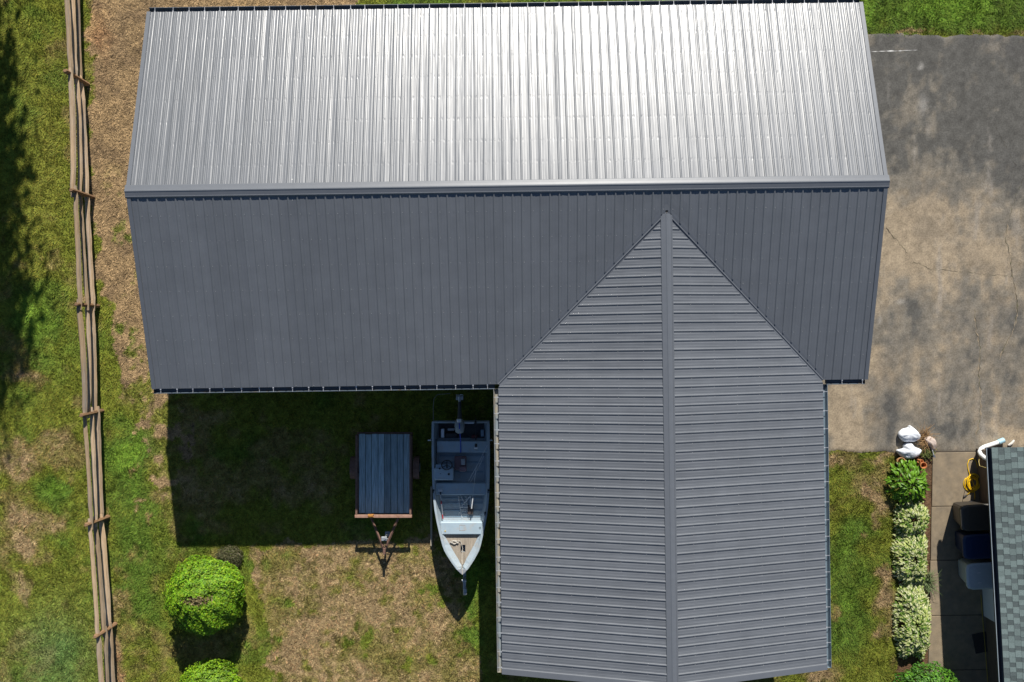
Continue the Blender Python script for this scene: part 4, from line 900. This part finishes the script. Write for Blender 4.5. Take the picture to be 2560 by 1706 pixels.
tag(b.build('strap', mat('blue_webbing', (.02, .05, .42), .6)), 'bright blue strap from the outboard motor to the stern bench', 'strap')
random.seed(31); b = MB(); c = P(1136, 1356, zd + .03); pts = [c + Vector((math.cos(i * .55) * random.uniform(.05, .13), math.sin(i * .55) * random.uniform(.02, .055), random.uniform(-.012, .02))) for i in range(60)] + [P(1150, 1352, zd + .03), P(1153, 1358, zd + .02), P(1157, 1372, zd + .02), P(1154, 1380, zd + .02)]
b.tube(pts, .009, 5); tag(b.build('rope_coil', mat('pale_grey_rope', (.50, .47, .42), .9, var=.2, vscale=20)), 'tangled pale rope on the wooden bow deck of the boat', 'rope')
# small box and dark bag under the ladder
b = MB(); b.box(P(1176, 1275, .62), (.16, .26, .16), bev=.02); tag(b.build('tackle_box', mat('dark_brown_box', (.07, .05, .045), .6)), 'dark tackle box on the boat floor right of the ladder', 'box')
# board on the grass left of the boat
b = MB(); A, B = P(1079, 1216, .05), P(1078, 1365, .05); b.box((A + B) / 2 , (.055, (A - B).length, .08), bev=.006); tag(b.build('timber_board', mat('pale_timber', (.42, .36, .27), .85, var=.2, stretch=(8, 1, 8))), 'narrow timber board on the grass along the left of the boat', 'board')

# ------------------------------------------------------------------ things by the walkway
def lump(outline, z0, h, seed, name, m, folds=.18, label=None, cat=None, steps=9):
    "a lumpy body over an irregular footprint"
    pts = [P(*q, z0 + h * .5) for q in outline]; n0 = len(pts); fine = []
    for i in range(n0):
        p0, p1, p2, p3 = pts[i - 1], pts[i], pts[(i + 1) % n0], pts[(i + 2) % n0]
        for k in range(5):
            t = k / 5; fine.append(.5 * ((2 * p1) + (p2 - p0) * t + (2 * p0 - 5 * p1 + 4 * p2 - p3) * t * t + (3 * p1 - p0 - 3 * p2 + p3) * t ** 3))
    c = sum(fine, Vector()) / len(fine); c.z = 0; rings = []
    for j in range(steps):
        e = j / (steps - 1) * math.pi * .62 - .5; k = math.cos(max(e, -.5)) if e > 0 else 1 - .12 * (e / .5) ** 2
        if j == steps - 1: k = .10
        z = h * (math.sin(e) + math.sin(.5)) / (1 + math.sin(.5)) ; ring = []
        for q in fine:
            d = (q - c); f = fbm(np.array([q.x * 1 + seed]), np.array([q.y * 1 + j * .13]), 4.5, 3, seed)[0] - .5
            ring.append(Vector((c.x + d.x * k * (1 + f * folds * .6), c.y + d.y * k * (1 + f * folds * .6), z0 + max(0, z * (1 + f * folds * 2.0 * (j > 1) * (j < steps - 2))))))
        rings.append(ring)
    b = MB(); b.loft(rings, cap=True); o = b.build(name, m, None, True)
    return tag(o, label, cat)
M_sack = mat('white_woven_sack', (.74, .77, .82), .55, var=.05, vscale=4, bump=.02, bscale=5)
lump([(2246, 1087), (2256, 1074), (2271, 1069), (2275, 1064), (2288, 1073), (2302, 1091), (2287, 1105), (2264, 1106), (2254, 1100)], .02, .28, 3, 'sack', M_sack, .30, 'upper white plastic sack crumpled on the asphalt edge', 'sack')
lump([(2243, 1127), (2259, 1122), (2262, 1112), (2278, 1109), (2289, 1118), (2303, 1126), (2294, 1143), (2268, 1147), (2253, 1140)], .02, .30, 8, 'sack', M_sack, .30, 'lower white plastic sack touching the broad-leaved plant', 'sack')
lump([(2312, 1096), (2325, 1091), (2338, 1098), (2343, 1112), (2338, 1124), (2331, 1126), (2322, 1114), (2314, 1106)], .02, .2, 5, 'rock', mat('pinkish_stone', (.52, .43, .37), .8, var=.15, vscale=5, dirt=((.40, .30, .25), .4, 4)), .2, 'pinkish pale stone right of the white sacks', 'stone')
random.seed(41); c = P(2308, 1090); t = thing('dried_plant', 'heap of dried brown stalks between the sacks and the stone', 'dried plant', c); b = MB(); g2 = MB()
for i in range(150):
    a = random.uniform(0, 6.28); L = random.uniform(.1, .42); o = c + Vector((random.uniform(-.1, .1), random.uniform(-.28, .12), .04)); e = o + Vector((math.cos(a) * L, math.sin(a) * L * (1.1 if math.sin(a) > 0 else .8), random.uniform(.0, .22)))
    b.tube([o, o.lerp(e, .5) + Vector((0, 0, .05)), e], [.006, .005, .002], 4)
b.build('stalk', mat('dry_stalk', (.33, .20, .09), .85, var=.5, vscale=9), t)
for i in range(260):
    o = P(random.gauss(2318, 9), random.gauss(1133, 6), random.uniform(.02, .12)); d = Vector((random.uniform(-1, 1), random.uniform(-1, 1), random.uniform(-.3, .6))) * .035; s = Vector((-d.y, d.x, 0)) * .5
    g2.add([o - d, o + s, o + d, o - s], [(0, 1, 2, 3)])
g2.build('moss', mat('mossy_green', (.10, .12, .025), .8, var=.5, vscale=12), t)
tw = thing('garden_trowel', 'small pale garden trowel at the corner of the walkway', 'trowel', P(2333, 1136, .1)); tv = P(2335, 1141, .15); MB().tube([P(2331, 1126, .17), P(2334, 1137, .15)], .012, 6).build('handle', M_lad, tw)
b = MB(); b.add([tv + Vector(q) for q in ((-.04, .04, 0), (.015, .04, .01), (.05, -.05, 0), (.0, -.03, -.02), (-.04, .04, -.012), (.015, .04, -.002), (.05, -.05, -.012), (.0, -.03, -.032))], [(3, 2, 1, 0), (4, 5, 6, 7), (0, 1, 5, 4), (1, 2, 6, 5), (2, 3, 7, 6), (3, 0, 4, 7)]); b.build('blade', M_alu, tw)
M_terra = mat('terracotta', (.48, .17, .055), .8, var=.12)
b = MB(); c = P(2308, 1163.5, .42); b.lathe(c, [(.062, -.17), (.088, -.02), (.088, .0), (.098, .0), (.098, .035), (.078, .035), (.07, -.02), (.05, -.15)], 22); b.lathe(c - Z3 * .42, [(.07, .0), (.03, .02), (.03, .22), (.06, .245)], 10); po = b.build('flower_pot', M_terra, None); tag(po, 'empty round terracotta pot on a stand at the top of the broad-leaved plant', 'pot')
b = MB(); c = P(2304, 1153.5, .36); b.lathe(c, [(.036, -.34), (.045, -.03), (.05, .0), (.05, .02), (.036, .02), (.03, -.03)], 16); tag(b.build('flower_pot', M_terra), 'tiny terracotta pot touching the larger pot above the broad-leaved plant', 'pot')
b = MB(); c = P(2250, 1154, .1); b.lathe(c - Z3 * .1, [(.09, .0), (.12, .16), (.13, .16), (.13, .2), (.11, .2), (.10, .12)], 18); tag(b.build('flower_pot', mat('faded_terracotta', (.50, .27, .12), .85, var=.2)), 'faded orange pot half hidden at the upper left of the broad-leaved plant', 'pot')
# white drain pipe
M_pvc = mat('white_pvc', (.78, .80, .80), .4, var=.05)
dp = thing('drain_pipe', 'white plastic drain pipe curving out from the house corner', 'pipe', P(2447, 1130, 0))
MB().tube([P(2472, 1150, .75), P(2462, 1145, .62), P(2453, 1138, .45), P(2449, 1131, .30), P(2452, 1123, .18), P(2460, 1118, .12), P(2500, 1104.5, .10)], .062, 12).build('pipe', M_pvc, dp, True)
b = MB(); b.tube([P(2496, 1106, .10), P(2510, 1100.5, .11)], .078, 14); b.build('coupling', mat('pale_blue_pvc', (.36, .60, .72), .4), dp)
b = MB(); b.tube([P(2464, 1117, .105), P(2469, 1115.3, .105)], .068, 12); b.build('socket', M_pvc, dp)
# debris by the roof corner
random.seed(6)
lump([(2520, 1113), (2527, 1107), (2534, 1100), (2537, 1103), (2531, 1112), (2524, 1116)], .025, .06, 12, 'broken_stone', mat('white_stone', (.62, .59, .54), .8, var=.2, vscale=12), .3, 'small white broken stone on the asphalt near the house corner', 'stone')
# extension cord
M_yel = mat('yellow_cord', (.80, .50, .01), .5, var=.06); random.seed(15); ctr = P(2431, 1207, .05); pts = []
for i in range(230):
    a = i * .27; k = i / 230; r = .17 + .045 * math.sin(i * .071) + random.uniform(-.01, .01); off = Vector((.03 * math.sin(i * .043), .035 * math.cos(i * .031), 0)); zz = .022 + .075 * (.5 + .5 * math.sin(i * .11)) * (1 - k * .3)
    pts.append(Vector((ctr.x, ctr.y, 0)) + off + Vector((math.cos(a) * r * .86, math.sin(a) * r * 1.12, .02 + zz)))
pts += [P(2424, 1186, .06), P(2420, 1172, .045), P(2419, 1160, .045), P(2423, 1150, .045), P(2431, 1147, .045), P(2438, 1150, .045), P(2442, 1158, .045), P(2444, 1170, .045)]
ec = thing('extension_cord', 'coiled yellow extension cord on the concrete walkway', 'cord', Vector((ctr.x, ctr.y, .03)))
MB().tube(pts, .0125, 6).build('coil', M_yel, ec, True)
b = MB(); pts = [Vector((ctr.x + math.cos(a) * .235 - .02, ctr.y + math.sin(a) * .24 - .03, .045)) for a in [2.4 + k * .2 for k in range(24)]]; b.tube(pts, .0125, 6); b.tube([P(2438, 1222, .05), P(2428, 1229, .045), P(2417, 1238, .045)], .013, 6); b.tube([P(2434, 1224, .05), P(2437, 1236, .045), P(2437, 1250, .045)], .0125, 6); b.build('loose_loop', M_yel, ec, True)
b = MB(); b.tube([P(2417, 1238, .05), P(2409.5, 1243, .05)], [.018, .024], 8); b.build('plug', M_black, ec)
b = MB(); b.tube([P(2452, 1488, .045), P(2456, 1540, .045), P(2461, 1600, .045), P(2466, 1660, .045), P(2472, 1740, .045)], .010, 6); tag(b.build('yellow_cord', mat('dull_yellow_cord', (.45, .33, .04), .6)), 'thin dull yellow cord lying along the foot of the house wall', 'cord')
b = MB(); b.tube([P(2449, 1140, .25), P(2447, 1155, .6), P(2449, 1165, .75), P(2465, 1170, 1.05)], .007, 6); tag(b.build('hanging_cord', mat('faded_yellow_wire', (.55, .43, .15), .6)), 'thin faded yellow wire looping up the house wall under the drain pipe', 'cord')
b = MB(); b.box(P(2452, 1607, .04), (.42, .58, .02), ax=(Vector((.98, .2, 0)).normalized(), Vector((-.2, .98, 0)).normalized(), Z3), bev=.004); tag(b.build('door_mat', mat('dark_mat', (.035, .032, .03), .95, var=.3, vscale=30)), 'dark rectangular door mat in the shade of the house', 'mat')
# wheeled bins
def bin_(label, a, col, lid, wd, dp_, h, b0, cat='bin'):
    t = thing('wheeled_bin', label, cat, HW(a, b0, .03), 'wheeled bins against the house'); m = mat('bin_' + label.split()[0], col, .5, var=.08); ml = mat('bin_lid_' + label.split()[0], lid, .45, var=.08)
    body = MB(); rg = []
    for z, k, f in ((.05, .78, .74), (.5, .88, .86), (h - .06, .97, .97), (h - .05, 1.03, 1.03), (h, 1.03, 1.03)):
        ring = []
        for x, y in ((-1, -.72), (-.9, -.93), (-.6, -1), (.9, -1), (1, -.9), (1, .9), (.9, 1), (-.6, 1), (-.9, .93), (-1, .72)):
            ring.append(HW(a + y * wd / 2 * k, b0 + (x * f + (1 - f)) * dp_ / 2, .03 + z))
        rg.append(ring)
    body.loft(rg, cap=True); body.build('body', m, t)
    l = MB(); rg = []
    for z, k in ((h + .002, 1.06), (h + .03, 1.06), (h + .06, .93), (h + .072, .55)):
        rg.append([HW(a + y * wd / 2 * k, b0 + (x * k - .03) * dp_ / 2, .03 + z) for x, y in ((-1, -.6), (-.92, -.88), (-.6, -1), (.9, -1), (1, -.9), (1, .9), (.9, 1), (-.6, 1), (-.92, .88), (-1, .6))])
    l.loft(rg, cap=True); lo = l.build('lid', ml, t)
    MB().tube([HW(a - wd * .35, b0 + dp_ * .55, h), HW(a + wd * .35, b0 + dp_ * .55, h)], .016, 8).build('handle', m, t)
    for s in (-1, 1):
        w_ = MB(); c = HW(a + s * wd * .36, b0 + dp_ * .42, .13); w_.tube([c - HA * .03, c + HA * .03], .10, 14); w_.build('wheel', M_tyre, t)
    return t, lo, h
bin_('olive brown wheeled bin, topmost of the three by the house', 2.10, (.036, .031, .025), (.05, .044, .035), .70, .86, 1.0, .18)
bin_('navy blue wheeled bin between the other two by the house', 2.92, (.004, .015, .055), (.006, .02, .07), .66, .86, 1.0, .20)
t, lo, h = bin_('pale grey wheeled bin, lowest of the three by the house', 3.76, (.32, .37, .40), (.36, .41, .44), .70, .84, 1.0, .24)
for da in (-.11, .17): MB().box(HW(3.76 + da, .12, .03 + h + .0745), (.10, .016, .004), ax=hx).build('mark', M_lad, lo)
